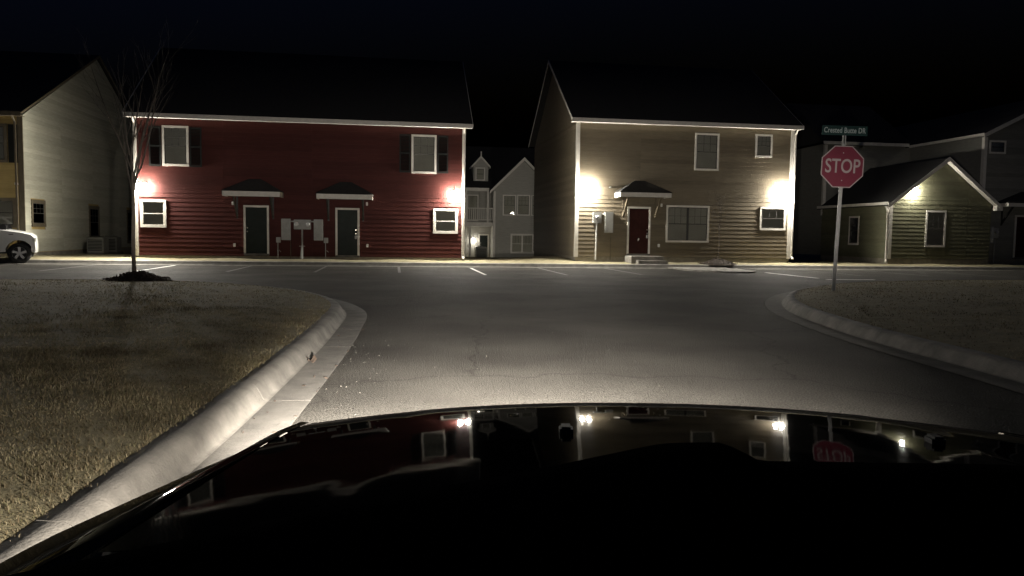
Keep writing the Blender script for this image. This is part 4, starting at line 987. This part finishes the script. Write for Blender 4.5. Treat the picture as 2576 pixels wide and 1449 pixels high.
# washer jets
for wv, y in ((-.245, 1.56), (.51, 1.55)):
    z = hoodz(wv, y); MB().bbox(wv - .014, wv + .014, y - .02, y + .02, z - .004, z + .016, .005).build('washer_nozzle', M['rubber'], C_)
# cowl, wipers and dashboard
MB().prism([(.60, .99), (.93, 1.0), (.93, .94), (.60, .90)], -.87, .87, 'x').build('cowl', M['rubber'], C_)
def arm(p0, p1, r0, name='wiper_arm'):
    m_ = MB(); P_ = [Vector(p0).lerp(Vector(p1), t_) + Vector((0, 0, .012 * math.sin(math.pi * t_))) for t_ in np.linspace(0, 1, 9)]
    m_.path(P_, [r0 * (1 - .45 * i / 8) for i in range(9)], 8); return m_.build(name, M['rubber'], C_, smooth=True)
arm((-.62, .80, 1.03), (-.05, .84, 1.09), .012); arm((.05, .80, 1.03), (.62, .84, 1.075), .012)
da = MB(); xs = np.linspace(-.95, .95, 160)
def dash_top(x):   # height of the dashboard crest along its width, with the instrument hood
    k = np.array([-.012, -.006, 0, .006, .012])
    return float(np.interp(x + k, [-.95, -.707, -.496, -.356, -.215, -.152, -.130, .09, .95], [1.05, 1.104, 1.154, 1.180, 1.212, 1.214, 1.196, 1.196, 1.17]).mean())
for x in xs:
    z = dash_top(x)
    for y, dz in ((.74, -.30), (.74, -.05), (.72, -.008), (.66, 0), (.52, -.005), (.38, -.03), (.30, -.08), (.28, -.4)): da.v.append((x, y, z + dz))
for i in range(159):
    for j in range(7): da.f.append((i * 8 + j, (i + 1) * 8 + j, (i + 1) * 8 + j + 1, i * 8 + j + 1))
da.build('dashboard', M['dash'], C_, smooth=True)

# ------------------------------------------------------------------ small litter
def pebble(mb, c, r):
    rr = [random.uniform(.6, 1.2) * r for _ in range(6)]
    v = [(c[0] + rr[0], c[1], c[2]), (c[0] - rr[1], c[1], c[2]), (c[0], c[1] + rr[2], c[2]), (c[0], c[1] - rr[3], c[2]), (c[0], c[1], c[2] + rr[4] * .8), (c[0], c[1], c[2] - r * .3)]
    mb.add(v, [(0, 2, 4), (2, 1, 4), (1, 3, 4), (3, 0, 4), (2, 0, 5), (1, 2, 5), (3, 1, 5), (0, 3, 5)])
pb = MB()
for _ in range(170):
    y = random.uniform(4.5, 13); x = random.uniform(-2.2 - .05 * y, 1.5 if random.random() < .6 else 4.6)
    if random.random() < .45: x = np.interp(y, PL[:110, 1], PL[:110, 0]) + .36 + random.expovariate(4)
    pebble(pb, (x, y, .004), random.uniform(.002, .007))
o = pb.build('gravel', M['concrete'], fix=False); o['kind'] = 'stuff'; tag(o, 'loose pale grit scattered on the road near the left kerb', 'gravel')
dl = MB()
for _ in range(26):
    y = random.uniform(4, 12); x = np.interp(y, PL[:110, 1], PL[:110, 0]) + random.uniform(.02, .4)
    c = Vector((x, y, .022)); u = Vector((random.gauss(0, 1), random.gauss(0, 1), random.gauss(0, .3))).normalized() * random.uniform(.008, .03); v = u.orthogonal().normalized() * random.uniform(.003, .012)
    dl.add([c - u, c + v, c + u, c - v], [(0, 1, 2, 3)])
o = dl.build('leaf_litter', M['mulch'], fix=False); o['kind'] = 'stuff'; tag(o, 'bits of dead leaf lying in the left gutter', 'leaves')
lf = MB(); ctr = Vector((-2.10, 8.0, .05)); outl = []
for i in range(14):
    a = 2 * math.pi * i / 14; rr_ = .045 * (1 + .35 * math.cos(3 * a)); outl.append(ctr + Vector((math.cos(a) * rr_, math.sin(a) * rr_ * 1.3, .035 * math.sin(2 * a) + .02)))
lf.add([ctr] + outl + [p - Vector((0, 0, .003)) for p in outl], [(0, 1 + i, 1 + (i + 1) % 14) for i in range(14)] + [(1 + i, 15 + i, 15 + (i + 1) % 14, 1 + (i + 1) % 14) for i in range(14)])
tag(lf.build('dead_leaf', M['mulch'], fix=False), 'curled dead leaf caught against the left kerb', 'leaf')
